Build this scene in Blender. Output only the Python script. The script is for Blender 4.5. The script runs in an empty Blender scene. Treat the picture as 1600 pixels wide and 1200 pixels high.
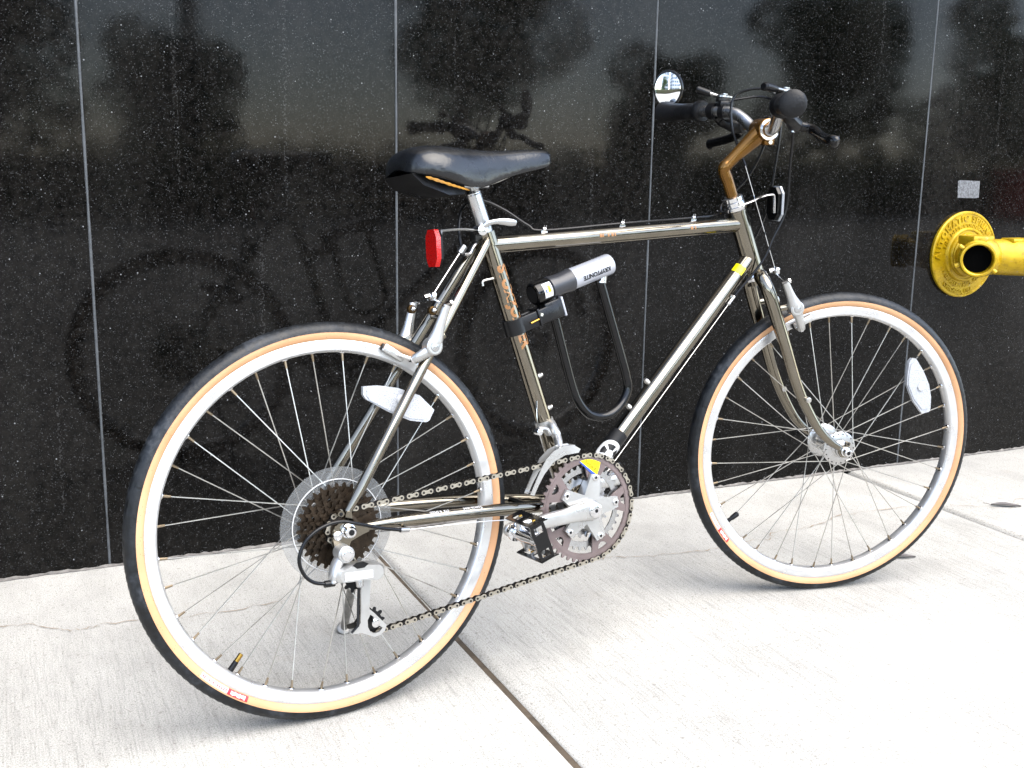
import bpy, bmesh, math, random
from mathutils import Vector as V, Matrix
from mathutils.geometry import tessellate_polygon
import numpy as np
PI = math.pi
rad = math.radians
random.seed(7)
scene = bpy.context.scene
scene.render.engine = 'CYCLES'
cy = scene.cycles; cy.use_adaptive_sampling = True; cy.adaptive_threshold = 0.015; cy.max_bounces = 6; cy.diffuse_bounces = 2; cy.glossy_bounces = 4; cy.transmission_bounces = 4; cy.transparent_max_bounces = 6; cy.caustics_reflective = False; cy.caustics_refractive = False

# ------------------------------------------------------------------ camera
FPX = 1699.1
YAW, PITCH, ROLL = 0.5362, -0.2010, 0.0164
fw = V((math.sin(YAW)*math.cos(PITCH), math.cos(YAW)*math.cos(PITCH), math.sin(PITCH)))
r0 = V((math.cos(YAW), -math.sin(YAW), 0)); u0 = r0.cross(fw)
rt = math.cos(ROLL)*r0 + math.sin(ROLL)*u0
up = -math.sin(ROLL)*r0 + math.cos(ROLL)*u0
cd = bpy.data.cameras.new('camera'); cam = bpy.data.objects.new('camera', cd)
scene.collection.objects.link(cam); scene.camera = cam
m = Matrix((( rt.x, up.x, -fw.x), (rt.y, up.y, -fw.y), (rt.z, up.z, -fw.z))).to_4x4()
m.translation = V((-0.5901, -1.5119, 0.8679))
cam.matrix_world = m
cd.sensor_fit = 'HORIZONTAL'; cd.sensor_width = 36; cd.lens = FPX/1600*36
cd.clip_start = 0.02; cd.clip_end = 2000

# ------------------------------------------------------------------ sky, sun, exposure
SUN_EL, SUN_AZ = rad(57), rad(166)         # azimuth measured from +Y towards +X
w = bpy.data.worlds.new('World'); scene.world = w; w.use_nodes = True
nt = w.node_tree; nt.nodes.clear()
sky = nt.nodes.new('ShaderNodeTexSky'); sky.sky_type = 'NISHITA'; sky.sun_disc = False
sky.sun_elevation = SUN_EL; sky.sun_rotation = SUN_AZ
sky.air_density = 1.0; sky.dust_density = 0.7; sky.ozone_density = 2.2; sky.altitude = 200
hs = nt.nodes.new('ShaderNodeHueSaturation'); hs.inputs['Saturation'].default_value = 0.68
bg = nt.nodes.new('ShaderNodeBackground'); bg.inputs['Strength'].default_value = 0.15
wo = nt.nodes.new('ShaderNodeOutputWorld')
nt.links.new(sky.outputs[0], hs.inputs['Color']); nt.links.new(hs.outputs[0], bg.inputs['Color']); nt.links.new(bg.outputs[0], wo.inputs['Surface'])
sd = bpy.data.lights.new('sun', 'SUN'); sd.energy = 1.5; sd.angle = rad(65); sd.color = (1.0, 0.905, 0.76)
sun = bpy.data.objects.new('sun', sd); scene.collection.objects.link(sun)
sdir = V((math.sin(SUN_AZ)*math.cos(SUN_EL), math.cos(SUN_AZ)*math.cos(SUN_EL), math.sin(SUN_EL)))
sun.rotation_euler = sdir.to_track_quat('Z', 'Y').to_euler()
vs = scene.view_settings
vs.view_transform = 'Standard'; vs.look = 'None'; vs.exposure = 2.34; vs.gamma = 1; vs.use_curve_mapping = False

# ------------------------------------------------------------------ materials
MAT = {}
def nodes_of(name):
    mt = bpy.data.materials.new(name); mt.use_nodes = True; t = mt.node_tree; t.nodes.clear()
    o = t.nodes.new('ShaderNodeOutputMaterial'); p = t.nodes.new('ShaderNodeBsdfPrincipled')
    t.links.new(p.outputs[0], o.inputs[0]); MAT[name] = mt
    return mt, t, p
def N(t, typ, **kw):
    n = t.nodes.new(typ)
    for k, v in kw.items():
        if k in n.inputs.keys(): n.inputs[k].default_value = v
        else: setattr(n, k, v)
    return n
def ramp(t, src, stops, interp='LINEAR'):
    r = t.nodes.new('ShaderNodeValToRGB'); e = r.color_ramp.elements; r.color_ramp.interpolation = interp
    while len(e) < len(stops): e.new(0.5)
    for i, (p, c) in enumerate(stops):
        e[i].position = p; e[i].color = (c, c, c, 1) if not isinstance(c, tuple) else (*c, 1)
    t.links.new(src, r.inputs[0]); return r.outputs[0]
def mixc(t, fac, a, b, mode='MIX'):
    n = t.nodes.new('ShaderNodeMix'); n.data_type = 'RGBA'; n.blend_type = mode
    for s, v in ((0, fac), (6, a), (7, b)):
        if hasattr(v, 'is_linked'): t.links.new(v, n.inputs[s])
        else: n.inputs[s].default_value = v if s == 0 else (*v, 1)
    return n.outputs[2]
def math_(t, op, a, b=0.0, c=None):
    n = t.nodes.new('ShaderNodeMath'); n.operation = op
    for i, v in enumerate((a, b, c)):
        if v is None: continue
        if hasattr(v, 'is_linked'): t.links.new(v, n.inputs[i])
        else: n.inputs[i].default_value = v
    return n.outputs[0]
def coord(t, scale=(1, 1, 1), kind='Object'):
    tc = t.nodes.new('ShaderNodeTexCoord'); mp = t.nodes.new('ShaderNodeMapping')
    mp.inputs['Scale'].default_value = scale; t.links.new(tc.outputs[kind], mp.inputs[0]); return mp.outputs[0]
def noise(t, vec, scale, detail=3, rough=0.55):
    n = N(t, 'ShaderNodeTexNoise', Scale=scale, Detail=detail, Roughness=rough); t.links.new(vec, n.inputs['Vector']); return n.outputs[0]
def bump(t, p, h, strength, dist):
    b = N(t, 'ShaderNodeBump', Strength=strength, Distance=dist); t.links.new(h, b.inputs['Height']); t.links.new(b.outputs[0], p.inputs['Normal'])

def simple(name, col, rough=0.4, metal=0.0, var=0.12, nscale=60, spec=None, coat=0.0, alpha=None, bmp=0.0, bscale=250):
    """base colour with mottling, uneven gloss and optional fine relief"""
    mt, t, p = nodes_of(name)
    c = coord(t); n1 = noise(t, c, nscale, 2); n2 = noise(t, c, nscale*0.23, 1)
    f = math_(t, 'ADD', math_(t, 'MULTIPLY', n1, 0.6), math_(t, 'MULTIPLY', n2, 0.4))
    k = ramp(t, f, [(0.3, 1-var), (0.7, 1+var)])
    base = mixc(t, 1.0, col, k, 'MULTIPLY')
    t.links.new(base, p.inputs['Base Color'])
    rr = ramp(t, n2, [(0.3, max(0.02, rough*0.75)), (0.7, min(1, rough*1.3))]); t.links.new(rr, p.inputs['Roughness'])
    p.inputs['Metallic'].default_value = metal
    if spec is not None: p.inputs['Specular IOR Level'].default_value = spec
    if coat: p.inputs['Coat Weight'].default_value = coat; p.inputs['Coat Roughness'].default_value = 0.08
    if alpha is not None: p.inputs['Alpha'].default_value = alpha
    if bmp: bump(t, p, noise(t, c, bscale, 3), bmp, 0.002)
    return mt

simple('smoked_chrome', (0.195, 0.176, 0.142), 0.10, 1.0, 0.12, 25)
simple('alloy', (0.46, 0.46, 0.46), 0.26, 1.0, 0.06, 90)
simple('painted_alloy', (0.44, 0.437, 0.425), 0.32, 0.8, 0.06, 90)
simple('polished', (0.66, 0.66, 0.67), 0.10, 1.0, 0.05, 60)
simple('rim_alloy', (0.58, 0.578, 0.572), 0.34, 0.75, 0.05, 120)
simple('spoke_steel', (0.50, 0.485, 0.455), 0.32, 0.95, 0.12, 40)
simple('nipple', (0.26, 0.205, 0.14), 0.4, 1.0, 0.2, 60)
simple('dark_steel', (0.045, 0.043, 0.04), 0.35, 0.9, 0.2, 90)
simple('freewheel_steel', (0.030, 0.020, 0.012), 0.40, 0.75, 0.5, 110, bmp=0.2)
simple('chain_outer', (0.36, 0.325, 0.265), 0.36, 0.95, 0.2, 200)
simple('chain_inner', (0.022, 0.02, 0.019), 0.42, 0.9, 0.25, 200)
simple('chainring_purple', (0.155, 0.120, 0.115), 0.42, 0.45, 0.12, 60)
simple('black_plastic', (0.0035, 0.0035, 0.004), 0.33, 0, 0.2, 80, spec=0.3)
simple('black_gloss', (0.002, 0.002, 0.0022), 0.14, 0, 0.15, 40, spec=0.35)
simple('housing', (0.0025, 0.0025, 0.003), 0.25, 0, 0.1, 80, spec=0.3)
simple('grip_rubber', (0.004, 0.004, 0.0046), 0.5, 0, 0.25, 120, spec=0.25, bmp=0.3)
simple('amber_anodised', (0.125, 0.054, 0.003), 0.16, 0.75, 0.3, 30, coat=0.3)
simple('silver_paint', (0.33, 0.34, 0.375), 0.30, 0.25, 0.03, 30, coat=0.3)
simple('grey_plastic', (0.02, 0.021, 0.025), 0.32, 0, 0.08, 50)
simple('white_print', (0.45, 0.45, 0.445), 0.4, 0, 0.04, 60)
simple('black_print', (0.004, 0.004, 0.0045), 0.45, 0, 0.1, 60, spec=0.25)
simple('grey_print', (0.42, 0.43, 0.45), 0.45, 0, 0.1, 60)
simple('yellow_print', (0.72, 0.62, 0.0), 0.35, 0, 0.06, 80)
simple('blue_print', (0.03, 0.07, 0.35), 0.35, 0, 0.1, 60)
simple('red_print', (0.55, 0.01, 0.02), 0.4, 0, 0.08, 80)
simple('orange_print', (0.25, 0.115, 0.04), 0.35, 0.1, 0.2, 300)
simple('brass', (0.40, 0.24, 0.05), 0.3, 1.0, 0.15, 60)
simple('dark_bronze', (0.06, 0.033, 0.01), 0.3, 0.9, 0.2, 60)
simple('foam', (0.26, 0.12, 0.01), 0.9, 0, 0.3, 200, bmp=0.6)
simple('stand_alloy', (0.26, 0.25, 0.23), 0.45, 0.8, 0.35, 90)
simple('sealant', (0.05, 0.054, 0.058), 0.55, 0, 0.35, 60, bmp=0.3)
def mk_gold():
    mt, t, p = nodes_of('gold_paint'); c = coord(t)
    base = ramp(t, noise(t, c, 24, 3), [(0.3, (0.36, 0.225, 0.003)), (0.7, (0.50, 0.33, 0.006))])
    base = mixc(t, ramp(t, noise(t, c, 55, 4, 0.7), [(0.56, 0.0), (0.72, 0.65)]), base, (0.13, 0.07, 0.008))
    base = mixc(t, math_(t, 'MULTIPLY', math_(t, 'GREATER_THAN', noise(t, c, 95, 3, 0.6), 0.70), 0.8), base, (0.33, 0.31, 0.27))
    t.links.new(base, p.inputs['Base Color']); p.inputs['Metallic'].default_value = 0.35
    t.links.new(ramp(t, noise(t, c, 40, 2), [(0.3, 0.22), (0.7, 0.45)]), p.inputs['Roughness']); bump(t, p, noise(t, c, 120, 3), 0.18, 0.002)
mk_gold()
simple('bore_shade', (0.002, 0.002, 0.002), 1.0, spec=0.0)  # matte near-black: the shade inside the hose openings, put into the colour
simple('dead_leaf', (0.085, 0.075, 0.072), 0.7, 0, 0.3, 80)
simple('crack_dirt', (0.20, 0.135, 0.08), 0.9, 0, 0.3, 60)
simple('joint_dirt', (0.06, 0.045, 0.03), 0.95, 0, 0.5, 40, bmp=0.8, bscale=120)
simple('foot_grime', (0.12, 0.11, 0.10), 0.95, 0, 0.6, 60)
simple('asphalt', (0.05, 0.05, 0.052), 0.9, 0, 0.3, 6)
simple('hedge_leaf', (0.055, 0.105, 0.028), 0.55, 0, 0.5, 1.3)
simple('tree_leaf', (0.05, 0.095, 0.03), 0.55, 0, 0.5, 0.9)
simple('bark', (0.11, 0.085, 0.06), 0.9, 0, 0.3, 9, bmp=0.5, bscale=30)
simple('pale_facade', (0.55, 0.58, 0.62), 0.7, 0, 0.06, 0.2)
simple('window_glass', (0.08, 0.12, 0.17), 0.08, 0, 0.2, 0.1)
simple('red_paint', (0.5, 0.015, 0.02), 0.4, 0, 0.1, 2)
simple('kerb_stone', (0.38, 0.37, 0.35), 0.9, 0, 0.15, 8)

def mk_rubber():
    mt, t, p = nodes_of('tread_rubber'); c = coord(t)
    n1 = noise(t, c, 70, 3, 0.65); n2 = noise(t, c, 14, 3)
    t.links.new(ramp(t, math_(t, 'MULTIPLY', n1, n2), [(0.16, (0.0016, 0.0018, 0.0022)), (0.30, (0.007, 0.0085, 0.0105)), (0.42, (0.024, 0.027, 0.032))]), p.inputs['Base Color'])
    t.links.new(ramp(t, n1, [(0.3, 0.34), (0.7, 0.6)]), p.inputs['Roughness'])
    bump(t, p, n1, 0.45, 0.003); p.inputs['Specular IOR Level'].default_value = 0.35
mk_rubber()
def mk_gum():
    mt, t, p = nodes_of('gum_sidewall'); c = coord(t)
    n1 = noise(t, c, 9, 4); v = N(t, 'ShaderNodeTexVoronoi', Scale=260.0); t.links.new(c, v.inputs['Vector'])
    base = ramp(t, n1, [(0.3, (0.42, 0.215, 0.10)), (0.7, (0.53, 0.30, 0.155))])
    sp = math_(t, 'LESS_THAN', v.outputs['Distance'], 0.16)
    sp = math_(t, 'MULTIPLY', sp, math_(t, 'GREATER_THAN', noise(t, c, 60, 2), 0.56))
    t.links.new(mixc(t, math_(t, 'MULTIPLY', sp, 0.75), base, (0.14, 0.07, 0.03)), p.inputs['Base Color']); p.inputs['Roughness'].default_value = 0.6
mk_gum()
def mk_vinyl():
    mt, t, p = nodes_of('saddle_vinyl'); c = coord(t)
    n1 = noise(t, c, 18, 4); n2 = noise(t, c, 240, 2)
    t.links.new(ramp(t, n1, [(0.3, (0.002, 0.0023, 0.003)), (0.75, (0.006, 0.0072, 0.0092))]), p.inputs['Base Color'])
    t.links.new(ramp(t, n1, [(0.3, 0.19), (0.7, 0.30)]), p.inputs['Roughness'])
    h = math_(t, 'ADD', math_(t, 'MULTIPLY', n1, 1.6), math_(t, 'MULTIPLY', n2, 0.08)); bump(t, p, h, 0.30, 0.006)
mk_vinyl()
def mk_reflector(name, col, tr):
    mt, t, p = nodes_of(name); c = coord(t)
    v = N(t, 'ShaderNodeTexVoronoi', Scale=420.0); t.links.new(c, v.inputs['Vector'])
    k = ramp(t, v.outputs['Distance'], [(0.0, 0.55), (0.5, 1.0)])
    t.links.new(mixc(t, 1.0, col, k, 'MULTIPLY'), p.inputs['Base Color'])
    p.inputs['Roughness'].default_value = 0.2; p.inputs['Coat Weight'].default_value = 0.15; p.inputs['Coat Roughness'].default_value = 0.04
    p.inputs['Transmission Weight'].default_value = tr
    bump(t, p, v.outputs['Distance'], 0.4, 0.002)
mk_reflector('reflector_clear', (0.36, 0.37, 0.39), 0.0)
mk_reflector('reflector_red', (0.40, 0.0015, 0.001), 0.0)
def mk_clear():
    mt, t, p = nodes_of('clear_plastic'); c = coord(t)
    p.inputs['Base Color'].default_value = (0.20, 0.205, 0.205, 1); p.inputs['Roughness'].default_value = 0.4; p.inputs['Specular IOR Level'].default_value = 0.3
    t.links.new(ramp(t, noise(t, c, 7, 1), [(0.3, 0.20), (0.7, 0.34)]), p.inputs['Alpha'])
mk_clear()
def mk_mirror():
    mt, t, p = nodes_of('mirror_glass'); p.inputs['Base Color'].default_value = (0.92, 0.93, 0.94, 1); p.inputs['Metallic'].default_value = 1; p.inputs['Roughness'].default_value = 0.01
mk_mirror()
def mk_granite():
    mt, t, p = nodes_of('black_granite'); c = coord(t)
    base = ramp(t, noise(t, c, 55, 3, 0.7), [(0.33, (0.0004, 0.0004, 0.0004)), (0.72, (0.0048, 0.0043, 0.0038))])
    fl = None
    for sc, thr, rad_, br in ((320.0, 0.80, 0.33, 0.065), (150.0, 0.972, 0.22, 0.20), (520.0, 0.70, 0.38, 0.038)):
        v = N(t, 'ShaderNodeTexVoronoi', Scale=sc); t.links.new(c, v.inputs['Vector'])
        s = t.nodes.new('ShaderNodeSeparateColor'); t.links.new(v.outputs['Color'], s.inputs[0])
        a = math_(t, 'MULTIPLY', math_(t, 'GREATER_THAN', s.outputs[0], thr), math_(t, 'LESS_THAN', v.outputs['Distance'], rad_))
        a = math_(t, 'MULTIPLY', a, math_(t, 'MULTIPLY', s.outputs[1], br))
        fl = a if fl is None else math_(t, 'MAXIMUM', fl, a)
    oi = t.nodes.new('ShaderNodeObjectInfo'); pv = ramp(t, oi.outputs['Random'], [(0.0, 0.55), (1.0, 1.5)]); base = mixc(t, 1.0, base, pv, 'MULTIPLY')
    col = mixc(t, fl, base, (0.75, 0.76, 0.78))
    # chalky runs down the face, dust, and splashed mortar along the foot
    runs = math_(t, 'MULTIPLY', math_(t, 'GREATER_THAN', noise(t, coord(t, (26, 26, 0.55)), 1.0, 2), 0.70), math_(t, 'GREATER_THAN', noise(t, c, 190, 2), 0.56))
    col = mixc(t, math_(t, 'MULTIPLY', runs, 0.035), col, (0.5, 0.5, 0.5))
    dust = ramp(t, noise(t, coord(t, (3, 3, 1.2)), 1.4, 4), [(0.45, 0.0), (0.8, 0.012)])
    col = mixc(t, dust, col, (0.5, 0.48, 0.45))
    tc = t.nodes.new('ShaderNodeTexCoord'); sx = t.nodes.new('ShaderNodeSeparateXYZ'); t.links.new(tc.outputs['Object'], sx.inputs[0])
    foot = ramp(t, sx.outputs[2], [(0.0, 1.0), (0.045, 0.0)])
    spl = math_(t, 'MULTIPLY', math_(t, 'GREATER_THAN', noise(t, coord(t, (1, 1, 2.2)), 34, 4), math_(t, 'SUBTRACT', 0.86, math_(t, 'MULTIPLY', foot, 0.15))), math_(t, 'GREATER_THAN', foot, 0.02))
    col = mixc(t, spl, col, (0.20, 0.205, 0.20))
    t.links.new(col, p.inputs['Base Color'])
    rr = math_(t, 'ADD', ramp(t, noise(t, c, 7, 2), [(0.3, 0.035), (0.75, 0.075)]), math_(t, 'MULTIPLY', fl, 0.3))
    t.links.new(rr, p.inputs['Roughness']); p.inputs['Specular IOR Level'].default_value = 0.13
    bump(t, p, noise(t, c, 160, 1), 0.02, 0.001)
mk_granite()
def mk_concrete(name, half=None):
    mt, t, p = nodes_of(name); c = coord(t)
    strokes = noise(t, coord(t, (330, 15.0, 1)), 1.0, 2, 0.6)          # broom strokes run away from the wall
    strokes2 = noise(t, coord(t, (110, 4.5, 1)), 1.0, 1, 0.6)
    grain = noise(t, c, 420, 2, 0.7); pits = noise(t, c, 130, 2); blot = noise(t, c, 2.6, 3, 0.6); big = noise(t, c, 0.8, 1)
    s = math_(t, 'ADD', math_(t, 'MULTIPLY', strokes, 0.68), math_(t, 'MULTIPLY', strokes2, 0.32))
    if half:
        tc = t.nodes.new('ShaderNodeTexCoord'); sx = t.nodes.new('ShaderNodeSeparateXYZ'); t.links.new(tc.outputs['Object'], sx.inputs[0])
        ex = math_(t, 'SUBTRACT', half[0]-0.03, math_(t, 'ABSOLUTE', sx.outputs[0])); ey = math_(t, 'SUBTRACT', half[1]-0.03, math_(t, 'ABSOLUTE', sx.outputs[1]))
        inn = math_(t, 'GREATER_THAN', math_(t, 'MINIMUM', ex, ey), 0.0)
        # trowelled band along the wall, only faintly broomed
        foot = ramp(t, math_(t, 'ADD', sx.outputs[1], math_(t, 'MULTIPLY', blot, 0.12)), [(0.40, 1.0), (0.62, 0.25)])
        s = math_(t, 'ADD', math_(t, 'MULTIPLY', math_(t, 'SUBTRACT', s, 0.5), math_(t, 'MULTIPLY', inn, foot)), 0.5)
    base = ramp(t, blot, [(0.25, (0.37, 0.358, 0.326)), (0.75, (0.43, 0.418, 0.384))])
    base = mixc(t, 1.0, base, ramp(t, s, [(0.34, 0.78), (0.50, 1.0), (0.66, 1.05)]), 'MULTIPLY')
    base = mixc(t, 1.0, base, ramp(t, grain, [(0.34, 0.56), (0.52, 1.0), (0.7, 1.12)]), 'MULTIPLY')
    base = mixc(t, 1.0, base, ramp(t, big, [(0.35, 0.88), (0.65, 1.04)]), 'MULTIPLY')
    patchy = ramp(t, noise(t, coord(t, (1.0, 0.6, 1)), 6.0, 3, 0.7), [(0.36, 0.86), (0.55, 1.0)])
    base = mixc(t, 1.0, base, patchy, 'MULTIPLY')
    gv = N(t, 'ShaderNodeTexVoronoi', Scale=3.1); t.links.new(c, gv.inputs['Vector']); gs = t.nodes.new('ShaderNodeSeparateColor'); t.links.new(gv.outputs['Color'], gs.inputs[0])
    gum = math_(t, 'MULTIPLY', math_(t, 'GREATER_THAN', gs.outputs[0], 0.72), math_(t, 'LESS_THAN', gv.outputs['Distance'], math_(t, 'MULTIPLY', gs.outputs[1], 0.045)))
    base = mixc(t, math_(t, 'MULTIPLY', gum, 0.55), base, (0.10, 0.095, 0.09))
    st = math_(t, 'MULTIPLY', math_(t, 'GREATER_THAN', pits, 0.64), 0.45)
    base = mixc(t, st, base, (0.13, 0.115, 0.095))
    rust = ramp(t, noise(t, c, 5.5, 4, 0.6), [(0.64, 0.0), (0.74, 0.22)])
    base = mixc(t, rust, base, (0.29, 0.235, 0.17))
    t.links.new(base, p.inputs['Base Color']); p.inputs['Roughness'].default_value = 0.92
    h = math_(t, 'ADD', math_(t, 'MULTIPLY', s, 1.0), math_(t, 'MULTIPLY', grain, 0.35)); bump(t, p, h, 0.35, 0.004)
SLAB_W, SLAB_D = 1.466, 1.75
mk_concrete('broomed_concrete', (SLAB_W/2, SLAB_D/2)); mk_concrete('plaza_concrete')
def mk_sticker():
    mt, t, p = nodes_of('sticker_paper'); c = coord(t)
    t.links.new(ramp(t, noise(t, c, 150, 4, 0.7), [(0.35, (0.035, 0.035, 0.037)), (0.65, (0.15, 0.155, 0.165))]), p.inputs['Base Color']); p.inputs['Roughness'].default_value = 0.6
mk_sticker()

# ------------------------------------------------------------------ mesh helpers
class MB:
    def __init__(s): s.v = []; s.f = []; s.mi = []; s.mats = []
    def mat(s, name):
        if name not in s.mats: s.mats.append(name)
        s.cur = s.mats.index(name); return s
    def add(s, vs, fs, T=None):
        o = len(s.v)
        s.v += [tuple(T @ V(q)) if T is not None else tuple(q) for q in vs]
        for f in fs: s.f.append(tuple(o+i for i in f)); s.mi.append(getattr(s, 'cur', 0))
        return s
    def tube(s, pts, r, n=12, cap=True, flat=None, closed=False, T=None, upv=None):
        """sweep a round (or flattened) section along points; r one value or one for each point; flat=(a,b) scales section axes"""
        P = [V(q) for q in pts]; k = len(P); R = r if isinstance(r, (list, tuple)) else [r]*k
        tan = []
        for i in range(k):
            a = P[i-1] if (i > 0 or closed) else P[i]; b = P[(i+1) % k] if (i < k-1 or closed) else P[i]
            tan.append((b-a).normalized())
        x = upv if upv is not None else (V((0, 1, 0)) if abs(tan[0].y) < 0.9 else V((0, 0, 1)))
        x = (x - tan[0]*x.dot(tan[0])).normalized(); vs = []; fs = []
        for i in range(k):
            if upv is not None: x = upv
            x = (x - tan[i]*x.dot(tan[i])).normalized(); y = tan[i].cross(x)
            fa, fb = flat if flat else (1, 1)
            for j in range(n):
                a = 2*PI*j/n; vs.append(P[i] + R[i]*(fa*math.cos(a)*x + fb*math.sin(a)*y))
        for i in range(k if closed else k-1):
            for j in range(n):
                a, b = i*n+j, i*n+(j+1) % n; c, d = ((i+1) % k)*n+(j+1) % n, ((i+1) % k)*n+j
                fs.append((a, b, c, d))
        if cap and not closed:
            fs.append(tuple(range(n-1, -1, -1))); fs.append(tuple((k-1)*n+j for j in range(n)))
        return s.add(vs, fs, T)
    def lathe(s, prof, org=(0, 0, 0), axis=(0, 1, 0), n=24, T=None, cap=True):
        """prof: (radius, distance along axis)"""
        ax = V(axis).normalized(); x = ax.orthogonal().normalized(); y = ax.cross(x); O = V(org); vs = []; fs = []
        for r, h in prof:
            for j in range(n):
                a = 2*PI*j/n; vs.append(O + ax*h + r*(math.cos(a)*x + math.sin(a)*y))
        for i in range(len(prof)-1):
            for j in range(n): fs.append((i*n+j, i*n+(j+1) % n, (i+1)*n+(j+1) % n, (i+1)*n+j))
        if cap:
            if prof[0][0] > 1e-5: fs.append(tuple(range(n-1, -1, -1)))
            if prof[-1][0] > 1e-5: fs.append(tuple((len(prof)-1)*n+j for j in range(n)))
        return s.add(vs, fs, T)
    def ring(s, prof, n=72, T=None, a0=0.0, a1=2*PI, org=(0, 0, 0), close=True):
        """closed section prof [(radius, y)] turned about the Y axis"""
        full = abs(a1-a0-2*PI) < 1e-6; m_ = n if full else n+1; k = len(prof); vs = []; fs = []; O = V(org)
        for i in range(m_):
            a = a0+(a1-a0)*i/n
            for r, y in prof: vs.append(O+V((r*math.cos(a), y, r*math.sin(a))))
        for i in range(n):
            for j in range(k if close else k-1):
                j2 = (j+1) % k; i2 = (i+1) % m_; fs.append((i*k+j, i2*k+j, i2*k+j2, i*k+j2))
        if not full and close: fs.append(tuple(range(k))); fs.append(tuple((m_-1)*k+j for j in reversed(range(k))))
        return s.add(vs, fs, T)
    def plate(s, outer, holes, y0, y1, T=None):
        """flat plate in the XZ plane between y0 and y1 (outline list of (x,z)), with holes"""
        loops = [list(outer)]+[list(h) for h in holes]
        polys = [[V((a, b, 0)) for a, b in L] for L in loops]; tris = tessellate_polygon(polys)
        flatv = [q for L in loops for q in L]; nv = len(flatv)
        vs = [(a, y0, b) for a, b in flatv]+[(a, y1, b) for a, b in flatv]; fs = []
        for t_ in tris: fs.append(tuple(t_)); fs.append(tuple(nv+i for i in reversed(t_)))
        o = 0
        for L in loops:
            k = len(L)
            for i in range(k): fs.append((o+i, o+(i+1) % k, nv+o+(i+1) % k, nv+o+i))
            o += k
        return s.add(vs, fs, T)
    def box(s, c, d, T=None, bev=0.0):
        x, y, z = d[0]/2, d[1]/2, d[2]/2; C = V(c)
        if bev <= 0:
            vs = [C+V((a*x, b*y, e*z)) for a in (-1, 1) for b in (-1, 1) for e in (-1, 1)]
            return s.add(vs, [(0, 1, 3, 2), (4, 6, 7, 5), (0, 4, 5, 1), (2, 3, 7, 6), (0, 2, 6, 4), (1, 5, 7, 3)], T)
        bm = bmesh.new(); bmesh.ops.create_cube(bm, size=1.0)
        for q in bm.verts: q.co = V((q.co.x*d[0], q.co.y*d[1], q.co.z*d[2]))
        bmesh.ops.bevel(bm, geom=list(bm.edges), offset=bev, segments=2, profile=0.5, affect='EDGES'); bm.verts.index_update()
        vs = [C+q.co for q in bm.verts]; fs = [tuple(q.index for q in f.verts) for f in bm.faces]; bm.free()
        return s.add(vs, fs, T)
    def ball(s, c, r, n=12, T=None, sc=(1, 1, 1)):
        vs = []; fs = []; m_ = max(6, n//2)
        for i in range(1, m_):
            t_ = PI*i/m_
            for j in range(n): a = 2*PI*j/n; vs.append(V(c)+V((sc[0]*r*math.sin(t_)*math.cos(a), sc[1]*r*math.sin(t_)*math.sin(a), sc[2]*r*math.cos(t_))))
        vs += [V(c)+V((0, 0, r*sc[2])), V(c)-V((0, 0, r*sc[2]))]; t0, b0 = len(vs)-2, len(vs)-1
        for i in range(m_-2):
            for j in range(n): fs.append((i*n+j, (i+1)*n+j, (i+1)*n+(j+1) % n, i*n+(j+1) % n))
        for j in range(n): fs.append((t0, j, (j+1) % n)); fs.append((b0, (m_-2)*n+(j+1) % n, (m_-2)*n+j))
        return s.add(vs, fs, T)
    def loft(s, secs, closed=True, cap=True, T=None):
        n = len(secs[0]); vs = [q for S in secs for q in S]; fs = []
        for i in range(len(secs)-1):
            for j in range(n if closed else n-1): fs.append((i*n+j, i*n+(j+1) % n, (i+1)*n+(j+1) % n, (i+1)*n+j))
        if cap and closed: fs.append(tuple(range(n-1, -1, -1))); fs.append(tuple((len(secs)-1)*n+j for j in range(n)))
        return s.add(vs, fs, T)
    def mesh(s, name, smooth=True, ang=38):
        me = bpy.data.meshes.new(name); me.from_pydata([tuple(q) for q in s.v], [], s.f)
        bm = bmesh.new(); bm.from_mesh(me); bmesh.ops.recalc_face_normals(bm, faces=bm.faces); bm.to_mesh(me); bm.free()
        for q in s.mats: me.materials.append(MAT[q])
        if len(s.mats) > 1: me.polygons.foreach_set('material_index', s.mi)
        if smooth:
            me.polygons.foreach_set('use_smooth', [True]*len(me.polygons)); me.set_sharp_from_angle(angle=rad(ang))
        me.update(); return me
def link(name, data, parent=None, M=None):
    o = bpy.data.objects.new(name, data); scene.collection.objects.link(o)
    if parent is not None: o.parent = parent
    if M is not None: o.matrix_local = M
    return o
def part(name, mb, parent, M=None, ang=38): return link(name, mb.mesh(name, ang=ang), parent, M)
def tag(o, label=None, cat=None, group=None, kind=None):
    if label: o['label'] = label
    if cat: o['category'] = cat
    if group: o['group'] = group
    if kind: o['kind'] = kind
    return o
def spline(pts, n=8):
    """Catmull-Rom through points"""
    P = [V(q) for q in pts]; P = [P[0]*2-P[1]]+P+[P[-1]*2-P[-2]]; out = []
    for i in range(1, len(P)-2):
        for k in range(n):
            t = k/n; a, b, c, d = P[i-1:i+3]
            out.append(0.5*((2*b)+(c-a)*t+(2*a-5*b+4*c-d)*t*t+(3*b-a-3*c+d)*t**3))
    out.append(P[-2]); return out
def circ(cx, cz, r, n=20, a0=0.0): return [(cx+r*math.cos(a0+2*PI*i/n), cz+r*math.sin(a0+2*PI*i/n)) for i in range(n)]
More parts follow.
